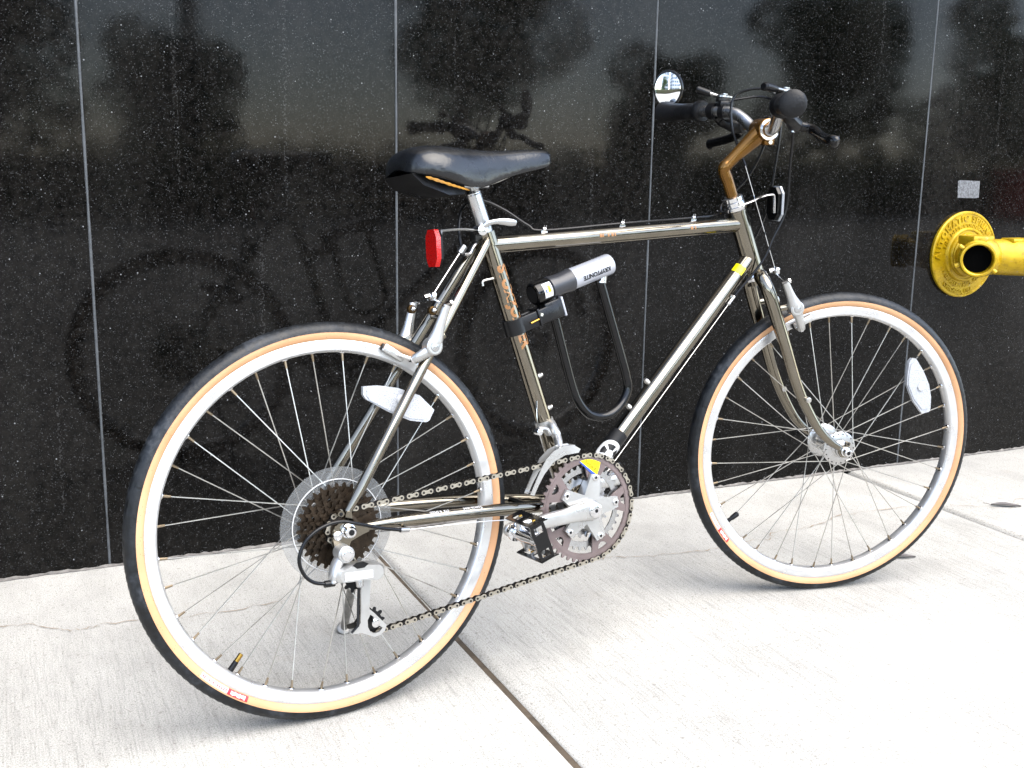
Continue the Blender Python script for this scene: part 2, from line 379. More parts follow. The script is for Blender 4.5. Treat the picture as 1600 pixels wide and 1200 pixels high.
def text2d(body, size, depth=0.0, bold=0.0, spacing=1.0):
    """built-in font outline as (verts, faces, width), centred on x, baseline at 0"""
    cu = bpy.data.curves.new('lettering', 'FONT'); cu.body = body; cu.size = size; cu.align_x = 'CENTER'; cu.extrude = depth; cu.offset = bold
    cu.space_character = spacing; cu.resolution_u = 3
    o = bpy.data.objects.new('lettering', cu); scene.collection.objects.link(o)
    dg = bpy.context.evaluated_depsgraph_get(); me = bpy.data.meshes.new_from_object(o.evaluated_get(dg))
    vs = [q.co.copy() for q in me.vertices]; fs = [tuple(f.vertices) for f in me.polygons]
    bpy.data.objects.remove(o); bpy.data.curves.remove(cu); bpy.data.meshes.remove(me)
    return vs, fs

# ------------------------------------------------------------------ setting: ground, pavement, wall (wall frame: X along the wall, Y into it)
WANG = -0.1033
WN = V((-math.sin(WANG), math.cos(WANG), 0)); WW = V((math.cos(WANG), math.sin(WANG), 0))
WF = Matrix.Translation(WN*0.8114) @ Matrix.Rotation(WANG, 4, 'Z')
def sheet(name, x0, x1, y0, y1, z, mat, parent=None):
    mb = MB().mat(mat); mb.add([(x0, y0, z), (x1, y0, z), (x1, y1, z), (x0, y1, z)], [(0, 1, 2, 3)])
    return link(name, mb.mesh(name, smooth=False), parent, WF if parent is None else None)
tag(sheet('ground', -400, 400, -400, 60, -0.16, 'asphalt'), 'dark ground far around the place', kind='structure')
pavement = tag(sheet('pavement', -4.2, 6.0, -3.6, 0.06, -0.011, 'joint_dirt'), 'pale broomed concrete pavement in front of the wall', kind='structure')
J0 = 0.281
def slab_mesh():
    gap = 0.009; hx, hy, t = SLAB_W/2-gap/2, SLAB_D/2-gap/2, 0.10
    bm = bmesh.new(); bmesh.ops.create_cube(bm, size=1.0)
    for q in bm.verts: q.co = V((q.co.x*2*hx, q.co.y*2*hy, (q.co.z-0.5)*t))
    ed = [e for e in bm.edges if all(abs(q.co.z) < 1e-6 for q in e.verts)]
    bmesh.ops.bevel(bm, geom=ed, offset=0.017, segments=4, profile=0.5, affect='EDGES')
    me = bpy.data.meshes.new('slab'); bm.to_mesh(me); bm.free(); me.materials.append(MAT['broomed_concrete'])
    me.polygons.foreach_set('use_smooth', [True]*len(me.polygons)); me.set_sharp_from_angle(angle=rad(50)); return me
sm = slab_mesh()
for k in range(-3, 4):
    for j in range(2):
        o = link('slab', sm, pavement)
        o.location = (J0+SLAB_W*(k+0.5), -SLAB_D*(j+0.5)+0.034, random.uniform(-0.0015, 0.0))
        o.rotation_euler = (0, 0, 0 if j == 0 else PI)
x0, x1 = J0-3*SLAB_W, J0+4*SLAB_W
pl = MB().mat('plaza_concrete')
for a, b, c, d in ((-16, x0-0.004, -12.0, 0.05), (x1+0.004, 24, -12.0, 0.05), (x0-0.004, x1+0.004, -12.0, -2*SLAB_D+0.028)):
    pl.add([(a, c, -0.001), (b, c, -0.001), (b, d, -0.001), (a, d, -0.001)], [(0, 1, 2, 3)])
tag(link('plaza', pl.mesh('plaza', smooth=False), None, WF), 'wide concrete plaza reaching out to the hedge', kind='structure')
# hairline crack wandering along the pavement
def ribbon(name, pts, wd, z, mat, parent):
    P = spline(pts, 6); mb = MB().mat(mat); vs = []; fs = []
    for i, q in enumerate(P):
        tn = (P[min(i+1, len(P)-1)]-P[max(i-1, 0)]).normalized(); nn = V((-tn.y, tn.x, 0))
        ww = wd*random.choice((0.12, 0.3, 0.6, 1.0)); jj = nn*random.uniform(-0.006, 0.006)
        vs += [q+jj+nn*ww/2+V((0, 0, z)), q+jj-nn*ww/2+V((0, 0, z))]
    for i in range(len(P)-1): fs.append((2*i, 2*i+2, 2*i+3, 2*i+1))
    mb.add(vs, fs); return link(name, mb.mesh(name, smooth=False), parent)
ribbon('crack', [(-.75, -.225, 0), (-.60, -.24, 0), (-.50, -.2515, 0), (-.44, -.265, 0), (-.389, -.312, 0), (-.355, -.322, 0), (-.321, -.312, 0), (-.27, -.32, 0), (-.2, -.332, 0), (-.1, -.34, 0), (.02, -.33, 0)], 0.0022, 0.0016, 'crack_dirt', pavement)
ribbon('crack', [(.70, -.365, 0), (.758, -.367, 0), (.83, -.392, 0), (.907, -.401, 0), (.98, -.41, 0), (1.06, -.40, 0), (1.124, -.397, 0), (1.17, -.40, 0), (1.2, -.365, 0), (1.284, -.368, 0), (1.36, -.36, 0), (1.42, -.33, 0), (1.5, -.325, 0), (1.62, -.334, 0), (1.73, -.35, 0)], 0.0030, 0.0016, 'crack_dirt', pavement)
ribbon('crack', [(1.76, -.37, 0), (1.8, -.377, 0), (1.86, -.42, 0), (1.9, -.44, 0), (1.95, -.43, 0), (1.97, -.40, 0), (2.1, -.41, 0)], 0.002, 0.0016, 'crack_dirt', pavement)
# the far side of the plaza
kb = MB().mat('kerb_stone').box((4, -12.1, -0.02), (40, 0.2, 0.16), bev=0.02)
tag(link('kerb', kb.mesh('kerb'), None, WF), 'stone kerb at the far edge of the plaza', kind='structure')

wall = link('granite_wall', None, None, WF)
tag(wall, 'polished black granite wall of tall panels behind the bicycle', 'wall')
edges = [-6.2, -5.54, -4.88, -4.22, -3.56, -2.92, -2.26, -1.6, -0.942, -0.282, 0.372, 1.041, 1.944, 2.84, 3.5, 4.4, 5.06, 5.96, 6.62, 7.5, 8.4]
for a, b in zip(edges[:-1], edges[1:]):
    for z0, z1 in ((-0.02, 2.6), (2.6, 6.0)):
        mb = MB().mat('black_granite'); mb.box(((a+b)/2, 0.02, (z0+z1)/2), (b-a-0.0042, 0.04, z1-z0-0.0055), bev=0.0016)
        part('panel', mb, wall, ang=20)
for a in edges[1:-1]:
    mb = MB().mat('sealant'); n = 46; vs = []; fs = []
    for i in range(n+1):
        z = -0.01+3.0*i/n; jw = 0.0025+random.uniform(-0.0006, 0.0008); d = -0.0012+random.uniform(-0.0004, 0.0003)
        vs += [(a-jw, 0.0006, z), (a-jw*0.4, d, z), (a+jw*0.4, d, z), (a+jw, 0.0006, z)]
    for i in range(n):
        for j in range(3): fs.append((4*i+j, 4*i+j+1, 4*i+5+j, 4*i+4+j))
    mb.add(vs, fs); part('joint_sealant', mb, wall)
gm = MB().mat('foot_grime'); vs = []; fs = []; n = 620
for i in range(n+1):
    x = -3.2+7.0*i/n; d = 0.003+0.006*abs(math.sin(x*9.1)+math.sin(x*23.7+1))*0.5+random.uniform(0, 0.003); h = 0.002+random.uniform(0, 0.004)
    vs += [(x, -0.0004, h), (x, -d*0.5, h*0.5+0.0006), (x, -d, 0.0006)]
for i in range(n):
    for j in range(2): fs.append((3*i+j, 3*i+j+1, 3*i+4+j, 3*i+3+j))
gm.add(vs, fs); part('foot_grout', gm, wall)
bk = MB().mat('sealant').box((1.1, 0.06, 3.0), (14.4, 0.03, 6.04)); part('backing', bk, wall)
# ------------------------------------------------------------------ across the plaza (seen in the granite and in the mirror)
def leaves(mb, centres, count, size, rng):
    for _ in range(count):
        c, r = rng.choice(centres); d = V((rng.gauss(0, 1), rng.gauss(0, 1), rng.gauss(0, 1))).normalized()
        q = c+V((d.x*r[0], d.y*r[1], d.z*r[2]))*(rng.uniform(0.55, 1.0)**0.5)
        a = V((rng.gauss(0, 1), rng.gauss(0, 1), rng.gauss(0, 1))).normalized(); b = a.orthogonal().normalized(); s = size*rng.uniform(0.6, 1.3)
        mb.add([q-a*s, q+b*s*0.5, q+a*s, q-b*s*0.5], [(0, 1, 2, 3)])
rng = random.Random(3)
def hedge(x0_, x1_, y0_, y1_, h, label, count):
    root = tag(link('hedge', None, None, WF), label, 'hedge', 'clipped hedges around the plaza')
    L = max(x1_-x0_, y1_-y0_); k = int(L/0.6); cs = []
    for i in range(k+1):
        t = i/k; c = V((x0_+(x1_-x0_)*t, y0_+(y1_-y0_)*t, h*0.5)) if (x1_-x0_) > (y1_-y0_) else V(((x0_+x1_)/2, y0_+(y1_-y0_)*t, h*0.5))
        if (x1_-x0_) > (y1_-y0_): c.y = (y0_+y1_)/2
        cs.append((c, (0.55, 0.55, h*0.56*rng.uniform(0.94, 1.06))))
    mb = MB().mat('hedge_leaf'); leaves(mb, cs, count, 0.075, rng); tag(link('foliage', mb.mesh('foliage', smooth=False), root), kind='stuff')
    mb = MB().mat('bark'); mb.box(((x0_+x1_)/2, (y0_+y1_)/2, h*0.42), (max(0.5, x1_-x0_-0.6), max(0.5, y1_-y0_-0.6), h*0.8), bev=0.1); link('stems', mb.mesh('stems'), root)
hedge(-14.0, 23.0, -13.1, -12.3, 1.05, 'long clipped hedge facing the granite wall across the plaza', 15000)
hedge(-15.2, -14.4, -12.0, -0.6, 1.15, 'shorter clipped hedge closing the end of the plaza', 6000)
def tree(x, y, h, rx, label, count):
    root = tag(link('tree', None, None, WF @ Matrix.Translation((x, y, 0))), label, 'tree', 'trees behind the hedge')
    mb = MB().mat('bark'); mb.tube([(0, 0, -.15), (0.05, 0, h*.2), (-.04, .05, h*.42), (0.03, 0, h*.7)], [.16, .13, .1, .05], 9)
    for k in range(6):
        a = k*1.1; mb.tube([(0, 0, h*(.3+.05*k)), (math.cos(a)*rx*.4, math.sin(a)*rx*.4, h*(.45+.05*k)), (math.cos(a)*rx*.7, math.sin(a)*rx*.7, h*(.55+.05*k))], [.06, .04, .02], 6)
    link('trunk', mb.mesh('trunk'), root)
    cs = []
    for k in range(16):
        a = rng.uniform(0, 2*PI); rr = rx*rng.uniform(0.1, 0.75); z = h*rng.uniform(0.3, 0.9); s = rng.uniform(0.35, 0.6)*rx*(1-0.4*abs(z/h-0.55))
        cs.append((V((math.cos(a)*rr, math.sin(a)*rr, z)), (s, s, s*0.8)))
    mb = MB().mat('tree_leaf'); leaves(mb, cs, count, 0.11, rng); tag(link('crown', mb.mesh('crown', smooth=False), root), kind='stuff')
tree(6.4, -14.6, 6.2, 1.9, 'tall leafy tree whose reflection stands above the saddle', 5000)
tree(14.3, -14.8, 4.1, 1.9, 'round leafy tree whose reflection stands above the front wheel', 5000)
tree(18.6, -15.0, 4.6, 1.5, 'leafy tree reflected at the far end of the wall above the brass fitting', 3500)
tree(-0.8, -14.6, 4.4, 1.5, 'leafy tree reflected in the panels beyond the rear wheel', 3500)
tree(1.9, -15.2, 3.0, 1.0, 'small leafy tree behind the hedge, reflected to the side of the slim post', 2000)
tree(10.6, -15.4, 2.9, 1.2, 'low leafy tree reflected in the panel behind the handlebar', 2500)
tree(-17.0, -4.5, 4.6, 1.7, 'leafy tree behind the short hedge, seen in the handlebar mirror', 3500)
lp = tag(link('lamp_post', None, None, WF @ Matrix.Translation((2.05, -14.0, 0))), 'slim dark post behind the hedge, reflected in the granite', 'post')
mb = MB().mat('dark_steel').tube([(0, 0, -.15), (0, 0, 5.0)], [.16, .12], 12); part('pole', mb, lp)
mb = MB().mat('dark_steel').lathe([(.2, 0), (.2, .05), (.14, .12), (.13, .3)], (0, 0, -.1), (0, 0, 1)); part('base', mb, lp)
mb = MB().mat('dark_steel').lathe([(.08, 0), (.3, .1), (.3, .2), (.1, .35), (0.0, .4)], (0, 0, 5.0), (0, 0, 1)); part('lantern', mb, lp)
rp = tag(link('red_stand_in', None, None, WF @ Matrix.Translation((16.6, -11.4, 0))), 'long red stand-in box added in front of the far hedge for a red reflection', 'stand-in')  # unseen box added to give the granite a red reflection
mb = MB().mat('red_paint').box((0, 0, 0.42), (2.6, 0.55, 0.72), bev=0.02); part('box', mb, rp)
mb = MB().mat('red_paint').box((0, 0, 0.83), (2.72, 0.66, 0.09), bev=0.02); part('rim', mb, rp)
for sx in (-1, 1): part('foot', MB().mat('dark_steel').box((sx*1.1, 0, 0.03), (0.1, 0.5, 0.06)), rp)
def tower(x, y, sx_, sy_, h, floors, bays, label):
    root = tag(link('tower_block', None, None, WF @ Matrix.Translation((x, y, 0))), label, 'building', 'tower blocks beyond the plaza')
    mb = MB().mat('pale_facade').box((0, 0, h/2), (sx_, sy_, h)); mb.box((0, 0, h+0.6), (sx_*0.5, sy_*0.5, 1.2)); part('walls', mb, root)
    fh = h/floors; wmesh = {}
    for side in ('x', 'y'):
        L = sy_ if side == 'x' else sx_
        w_ = L/bays*0.62; mb = MB().mat('window_glass')
        if side == 'x': mb.box((0, 0, 0), (0.12, w_, fh*0.55))
        else: mb.box((0, 0, 0), (w_, 0.12, fh*0.55))
        wmesh[side] = mb.mesh('window', smooth=False)
        for i in range(floors):
            for j in range(bays):
                o = link('window', wmesh[side], root); t = (j+0.5)/bays-0.5
                o.location = (sx_/2, sy_*t, fh*(i+0.5)) if side == 'x' else (sx_*t, sy_/2, fh*(i+0.5))
tower(-62, -16, 9, 9, 42, 12, 4, 'pale tower block that shows in the handlebar mirror')
tower(-58, -31, 12, 12, 20, 6, 4, 'lower pale block beside the tower in the handlebar mirror')


# ------------------------------------------------------------------ bicycle (bike frame: X forward, Y to its left, Z up; rear contact at the origin)
LEAN = 0.1002; WR = 0.3125; WB = 1.0829; TT_ = 0.0155
bike = link('bicycle', None); bike.rotation_euler = (-LEAN, 0, 0)
tag(bike, 'smoked-chrome bicycle with tan-wall tyres standing in front of the black wall', 'bicycle')
HA = rad(69.7); SAX = V((-math.cos(HA), 0, math.sin(HA))); SOFF = V((-0.056*math.sin(HA), 0, -0.056*math.cos(HA))); STEER = -0.3198
HUBF = V((WB, 0, WR)); HUBR = V((0, 0, WR))
MS = Matrix.Translation(HUBF+SOFF) @ Matrix.Rotation(STEER, 4, SAX) @ Matrix.Translation(-SOFF)     # steered front assembly, origin at the front hub
def ax(z): return SOFF+SAX*((z-SOFF.z)/SAX.z)                     # steering axis at height z above the front hub

def make_wheel(name, M, rear):
    wl = link(name, None, bike, M)
    # tyre: tread and sidewalls
    def arc(a0, a1, n, d=0.0): return [(WR-TT_+(TT_+d)*math.cos(a0+(a1-a0)*i/n), (TT_+d)*math.sin(a0+(a1-a0)*i/n)) for i in range(n+1)]
    mb = MB().mat('tread_rubber'); b = arc(rad(86), -rad(86), 4, -0.002); vs = []; fs = []; ns = 300
    prof = [(-rad(86)+rad(172)*i/14) for i in range(15)]
    for i in range(ns):       # fine cross ribs moulded into the tread
        an_ = 2*PI*i/ns
        for j, q in enumerate(prof):
            rib = (0.0007 if (i+(1 if j % 4 < 2 else 0)) % 2 else -0.0002) if abs(q) < rad(62) else 0.0
            r = WR-TT_+(TT_+0.0006+rib)*math.cos(q); vs.append((r*math.cos(an_), (TT_+0.0006+rib)*math.sin(q), r*math.sin(an_)))
        for r, y in b: vs.append((r*math.cos(an_), y, r*math.sin(an_)))
    kk = 15+len(b)
    for i in range(ns):
        for j in range(kk): fs.append((i*kk+j, ((i+1) % ns)*kk+j, ((i+1) % ns)*kk+(j+1) % kk, i*kk+(j+1) % kk))
    mb.add(vs, fs); part('tyre', mb, wl, ang=80)
    for s in (-1, 1):
        mb = MB().mat('gum_sidewall'); o_ = arc(s*rad(84), s*rad(140), 7); i_ = arc(s*rad(140), s*rad(84), 7, -0.002); mb.ring(o_+i_, 128); part('sidewall', mb, wl)
    # rim with brake tracks
    half = [(0.2862, 0.0100), (0.2862, 0.0118), (0.2835, 0.0126), (0.2810, 0.0123), (0.2730, 0.0124), (0.2705, 0.0121), (0.2685, 0.0105), (0.2668, 0.0068), (0.2662, 0.0)]
    prof = half+[(r, -y) for r, y in reversed(half[:-1])]+[(0.2835, -0.0095), (0.2790, -0.0080), (0.2790, 0.0080), (0.2835, 0.0095)]
    mb = MB().mat('rim_alloy').ring(prof, 144); part('rim', mb, wl, ang=30)
    # hub
    fr, fy = (0.0350, 0.033)
    mb = MB().mat('alloy')
    prof = [(0.012, -0.048), (0.014, -0.046), (0.014, -0.040), (0.018, -fy-0.003), (fr-0.003, -fy-0.0015), (fr, -fy), (fr-0.003, -fy+0.0025), (0.021, -fy+0.004), (0.0165, -0.015), (0.0165, 0.015), (0.021, fy-0.004), (fr-0.003, fy-0.0025), (fr, fy), (fr-0.003, fy+0.0015), (0.018, fy+0.003), (0.014, 0.040), (0.014, 0.046), (0.012, 0.048)]
    mb.lathe(prof, n=36)
    part('hub', mb, wl)
    mb = MB().mat('dark_steel')
    for k in range(18):
        for s in (-1, 1):
            a = 2*PI*(k+(0.5 if s > 0 else 0))/18; mb.lathe([(0.0017, -0.0004), (0.0017, 0.0004)], (0.0305*math.cos(a), s*(fy+0.0016), 0.0305*math.sin(a)), (0, s, 0), 6)
    part('spoke_heads', mb, wl)
    # spokes: 36, three cross
    RN = 0.2665; hub_r = 0.0305; base = rad(3.0 if rear else 5.0)
    L3 = None
    for k in range(36):
        s = -1 if k % 2 == 0 else 1; j = k//2; lead = 1 if j % 2 == 0 else -1
        th = base+2*PI*k/36; hth = th-lead*rad(62)+0.0
        hth = round((hth-(0 if s < 0 else PI/18))/(PI/9))*(PI/9)+(0 if s < 0 else PI/18)
        p0 = V((hub_r*math.cos(hth), s*(fy+(0.0022 if lead > 0 else -0.0022)), hub_r*math.sin(hth))); p1 = V((RN*math.cos(th), s*0.0035, RN*math.sin(th)))
        mb = MB().mat('spoke_steel').tube([p0, p1], 0.00095, 5, cap=False); sp = part('spoke', mb, wl)
        d = (p1-p0).normalized(); mb = MB().mat('nipple').tube([p1-d*0.013, p1-d*0.004, p1+d*0.002], [0.0017, 0.0021, 0.0021], 7); part('nipple', mb, wl)
        mb = MB().mat('polished').lathe([(0.0052, 0.0), (0.0048, -0.0014), (0.003, -0.002)], (math.cos(th)*(RN+0.0006), 0.0 if False else s*0.0035, math.sin(th)*(RN+0.0006)), (math.cos(th), 0, math.sin(th)), 10); part('eyelet', mb, wl)
    # valve
    va = rad(229.7) if rear else rad(214.1); d = V((math.cos(va), 0, math.sin(va)))
    mb = MB()
    if rear: mb.mat('black_plastic').tube([d*0.270, d*0.2505], [.0048, .0042], 10); mb.mat('brass').tube([d*0.2508, d*0.2375], 0.0036, 10)
    else: mb.mat('black_plastic').tube([d*0.270, d*0.258, d*0.256, d*0.242, d*0.2395], [.0044, .004, .0052, .0056, .0035], 10)
    part('valve', mb, wl)
    # printed label on the near sidewall
    def patch(mb, a0, a1, r0_, r1_, lift):
        vs = []; fs = []; n = 14
        def surf(r): 
            rel = (r-(WR-TT_))/(TT_+lift); rel = max(-0.98, min(0.98, rel)); return -(TT_+lift)*math.sqrt(1-rel*rel)
        for i in range(n+1):
            a = a0+(a1-a0)*i/n
            for j in range(4): r = r0_+(r1_-r0_)*j/3; vs.append((r*math.cos(a), surf(r), r*math.sin(a)))
        for i in range(n):
            for j in range(3): fs.append((i*4+j, i*4+j+1, i*4+5+j, i*4+4+j))
        mb.add(vs, fs)
    w0, w1, r1_ = (rad(221.5), rad(231.5), rad(238.5)) if rear else (rad(205), rad(213), rad(219.8))
    mb = MB().mat('white_print'); patch(mb, w0, w1, 0.2878, 0.2955, 0.0004); mb.mat('red_print'); patch(mb, w1, r1_, 0.2874, 0.2960, 0.0004)
    mb.mat('white_print')
    for k in range(9):     # the white script on the red field
        a = w1+(r1_-w1)*(0.14+0.08*k); patch(mb, a, a+(r1_-w1)*0.085, 0.2890+0.0006*math.sin(k*2.3), 0.2940+0.0008*math.sin(k*1.7), 0.0007)
    mb.mat('red_print')
    for k in (0.06, 0.12, 0.3, 0.45, 0.6, 0.68, 0.76, 0.84, 0.92):
        a = w0+(w1-w0)*k; patch(mb, a, a+(w1-w0)*0.03, 0.2900, 0.2935, 0.0007)
    part('tyre_label', mb, wl)
    # spoke reflector (outline measured on the wheel)
    if rear: pts, y0 = [(0.0544, 0.5234), (0.0535, 0.511), (0.058, 0.5035), (0.095, 0.480), (0.1322, 0.4620), (0.1600, 0.4565), (0.1655, 0.459), (0.1749, 0.4752), (0.150, 0.501), (0.1127, 0.5162), (0.080, 0.523)], -0.025; pts = [(a, b-WR) for a, b in pts]; hub_ = (0.1173, 0.1849)
    else: pts, y0 = [(0.1497, 0.172), (0.1474, 0.145), (0.1480, 0.1243), (0.166, 0.088), (0.1885, 0.0616), (0.2045, 0.0635), (0.2077, 0.0700), (0.2065, 0.095), (0.1992, 0.1220), (0.184, 0.150), (0.1643, 0.1769), (0.155, 0.178)], -0.020; hub_ = (0.180, 0.118)
    mb = MB().mat('reflector_clear').plate(pts, [], y0-0.004, y0+0.004)
    cx = sum(a for a, b in pts)/len(pts); cz = sum(b for a, b in pts)/len(pts)
    mb.plate([(cx+(a-cx)*0.9, cz+(b-cz)*0.86) for a, b in pts], [], y0-0.0055, y0-0.0042)
    mb.mat('white_print').lathe([(0.008, 0), (0.008, 0.003), (0.005, 0.004)], (hub_[0], y0-0.005, hub_[1]), (0, -1, 0), 14)
    part('spoke_reflector', mb, wl)
    return wl
wr_ = make_wheel('wheel', Matrix.Translation(HUBR), True)
wf_ = make_wheel('wheel', MS, False)
tag(wr_, 'rear wheel with freewheel and spoke guard'); tag(wf_, 'front wheel turned slightly out')

def hexnut(mb, c, r, y0, y1): mb.plate(circ(c[0], c[1], r, 6, 0.4), [], y0, y1)
# axle nuts
mb = MB().mat('dark_steel').lathe([(0.0045, -0.060), (0.0045, 0.060)], n=10)
for s in (-1, 1): mb.mat('dark_steel').lathe([(0.009, 0.048), (0.009, 0.0525), (0.006, 0.0526)], axis=(0, s, 0), n=12)
for s in (-1, 1):
    mb.mat('polished').lathe([(0.0098, 0.0565), (0.0098, 0.0585), (0.0080, 0.0595), (0.0074, 0.069), (0.0062, 0.070), (0.0042, 0.0701)], axis=(0, s, 0), n=12)
    mb.mat('black_print').lathe([(0.0042, 0.0702), (0.0, 0.0704)], axis=(0, s, 0), n=10)
part('axle', mb, wf_)
mb = MB().mat('dark_steel').lathe([(0.005, -0.075), (0.005, 0.075)], n=10)
for s in (-1, 1):
    mb.mat('polished').lathe([(0.0115, 0.0725), (0.0115, 0.0755), (0.0095, 0.0770), (0.0088, 0.086), (0.0070, 0.0875), (0.0048, 0.0876)], axis=(0, s, 0), n=12)
    mb.mat('black_print').lathe([(0.0048, 0.0877), (0.0, 0.0879)], axis=(0, s, 0), n=10)
part('axle', mb, wr_)

# freewheel and clear spoke guard
def sprocket_outline(T_, rp_, tooth=0.0037, duty=0.5):
    out = []
    for k in range(T_):
        a = 2*PI*k/T_; s = 2*PI/T_
        out += [(rp_-tooth*0.75, a-s*0.27), (rp_+tooth*0.25, a-s*0.20), (rp_+tooth, a-s*0.07), (rp_+tooth, a+s*0.07), (rp_+tooth*0.25, a+s*0.20), (rp_-tooth*0.75, a+s*0.27)]
    return [(r*math.cos(a), r*math.sin(a)) for r, a in out]
fwheel = link('freewheel', None, bike, Matrix.Translation(HUBR))
for i, T_ in enumerate((32, 28, 24, 20, 17, 14)):
    y = -0.0345-0.0049*i; rp_ = 0.0127*T_/(2*PI)
    holes = []
    if T_ >= 20:
        nh = 8 if T_ > 22 else 6
        for k in range(nh): a = 2*PI*k/nh+i*0.3; holes.append(circ((rp_-0.011)*math.cos(a), (rp_-0.011)*math.sin(a), 0.0042, 10))
    holes.append(circ(0, 0, max(0.016, rp_-0.0185), 28))
    mb = MB().mat('freewheel_steel').plate(sprocket_outline(T_, rp_), holes, y-0.0009, y+0.0009); part('sprocket', mb, fwheel, ang=25)
mb = MB().mat('freewheel_steel').lathe([(0.046, -0.036), (0.046, -0.040), (0.038, -0.0405), (0.038, -0.045), (0.030, -0.0455), (0.030, -0.05), (0.0235, -0.0505), (0.0235, -0.061), (0.019, -0.0625), (0.013, -0.0625), (0.012, -0.064), (0.006, -0.064)], n=28); part('body', mb, fwheel)
guard = MB().mat('clear_plastic'); guard.ring([(0.0915, -0.0268), (0.0915, -0.0280), (0.030, -0.0280), (0.030, -0.0268)], 72)
gd = part('spoke_guard', guard, fwheel)
part('guard_lip', MB().mat('white_print').ring([(0.0732, -0.0282), (0.0732, -0.0300), (0.0718, -0.0300), (0.0718, -0.0282)], 72), fwheel)

# ------------------------------------------------------------------ frame
BB = V((0.4465, 0, 0.2790)); STT = V((0.3000, 0, 0.7480))
hb = lambda z: HUBF+ax(z-WR)
fr = MB().mat('smoked_chrome')
fr.lathe([(0.0205, -0.034), (0.0212, -0.033), (0.0212, 0.033), (0.0205, 0.034)], BB, (0, 1, 0), 24)
frame = part('frame', fr, bike)
def tubes(name, pts, r, n=20, flat=None, mat='smoked_chrome', parent=None, cap=True):
    mb = MB().mat(mat).tube(pts, r, n, flat=flat, cap=cap); return part(name, mb, parent or frame)
tubes('seat_tube', [BB, STT], 0.0145, 24)
HTB, HTT = hb(0.6700), hb(0.7885)
mb = MB().mat('smoked_chrome').tube([HTB, HTB+SAX*0.004, HTB+SAX*0.0045, HTT-SAX*0.0045, HTT-SAX*0.004, HTT], [.0196, .0196, .0186, .0186, .0196, .0196], 24); part('head_tube', mb, frame)
tubes('top_tube', [V((0.3035, 0, 0.7355)), hb(0.7625)], 0.0143, 24)
tubes('down_tube', [BB, hb(0.7000)], 0.0158, 24)
for s in (-1, 1):
    tubes('seatstay', [V((0.004, s*0.0640, 0.3395)), V((0.030, s*0.061, 0.3745)), V((0.2870, s*0.0170, 0.7370)), V((0.2930, s*0.0145, 0.7455))], [0.0062, 0.0085, 0.0085, 0.0055], 16)
    tubes('chainstay', spline([V((0.022, s*0.0655, 0.3135)), V((0.10, s*0.0575, 0.3100)), V((0.2400, s*0.0500, 0.3020)), V((0.34, s*0.0400, 0.2925)), V((0.432, s*0.026, 0.2815))], 5), [0.0062+0.0042*min(1, i/6) for i in range(21)], 16)
    # dropout plate with eyelet
    d = MB().mat('smoked_chrome'); out = [(0.034, 0.3100), (0.028, 0.3185), (0.012, 0.3215), (0.008, 0.3310), (0.0075, 0.3420), (-0.001, 0.3420), (-0.004, 0.3310), (-0.010, 0.3290), (-0.0185, 0.3225), (-0.0235, 0.3130), (-0.0245, 0.3020), (-0.0225, 0.2860), (-0.0165, 0.2745), (-0.0080, 0.2745), (-0.0015, 0.2830), (0.004, 0.2960), (0.022, 0.3030), (0.034, 0.3065)]
    d.plate(out, [], s*0.0675, s*0.0730)
    d.lathe([(0.0052, -0.0045), (0.0052, 0.0045)], (-0.0105, s*0.0705, 0.3400), (0, 1, 0), 12); d.mat('black_print').lathe([(0.0029, -0.0047), (0.0029, 0.0047)], (-0.0105, s*0.0705, 0.3400), (0, 1, 0), 10)
    part('dropout', d, frame)
    tubes('brake_boss', [V((0.190, s*0.0440, 0.596)), V((0.168, s*0.0440, 0.580))], 0.0058, 12)
mb = MB().mat('smoked_chrome').tube([V((0.088, -0.052, 0.318)), V((0.088, 0.052, 0.318))], 0.0, 4) if False else None
mb = MB().mat('smoked_chrome').tube([V((0.345, -0.041, 0.292)), V((0.345, 0.041, 0.292))], 0.006, 12); part('chainstay_bridge', mb, frame)
mb = MB().mat('smoked_chrome').tube([V((0.2055, -0.032, 0.622)), V((0.2055, 0.032, 0.622))], 0.0052, 12); part('seatstay_bridge', mb, frame)
# seat lug collar and quick release
mb = MB().mat('smoked_chrome').tube([STT-(STT-BB).normalized()*0.012, STT+(STT-BB).normalized()*0.010], 0.0168, 24)
mb.mat('dark_steel').box((0.2790, 0, 0.7520), (0.014, 0.022, 0.018), bev=0.003)
mb.mat('polished').lathe([(0.0065, -0.010), (0.0085, -0.009), (0.0085, 0.012), (0.0065, 0.013)], (0.2770, -0.016, 0.7600), (0, -1, 0), 16)
mb.mat('alloy').tube(spline([V((0.2770, -0.024, 0.7600)), V((0.2850, -0.030, 0.7700)), V((0.3050, -0.033, 0.7735)), V((0.3370, -0.033, 0.7705))], 5), [.0045]*4+[.0042]*6+[.0048, .0055, .0058, .0062, .0062, .0045], 10, flat=(0.55, 1.0)); part('seat_quick_release', mb, bike)
# bottle bosses, pump peg, wire along the seat tube
for x, z in ((0.3950, 0.5105), (0.4128, 0.4530), (0.6235, 0.4815), (0.5815, 0.4385)):
    d = V((0.957, 0, 0.29)) if x < 0.5 else V((-0.72, 0, 0.69)); q = V((x, 0, z))
    mb = MB().mat('spoke_steel').lathe([(0.0048, -0.012), (0.0048, 0.0), (0.0036, 0.0015), (0.0036, 0.004), (0.0, 0.0042)], q, d, 10); part('bottle_boss', mb, frame)
mb = MB().mat('spoke_steel').tube(spline([V((0.3190, -0.004, 0.682)), V((0.300, -0.004, 0.680)), V((0.2870, -0.004, 0.6770)), V((0.2865, -0.004, 0.6690))], 5), 0.0019, 8); part('pump_peg', mb, frame)
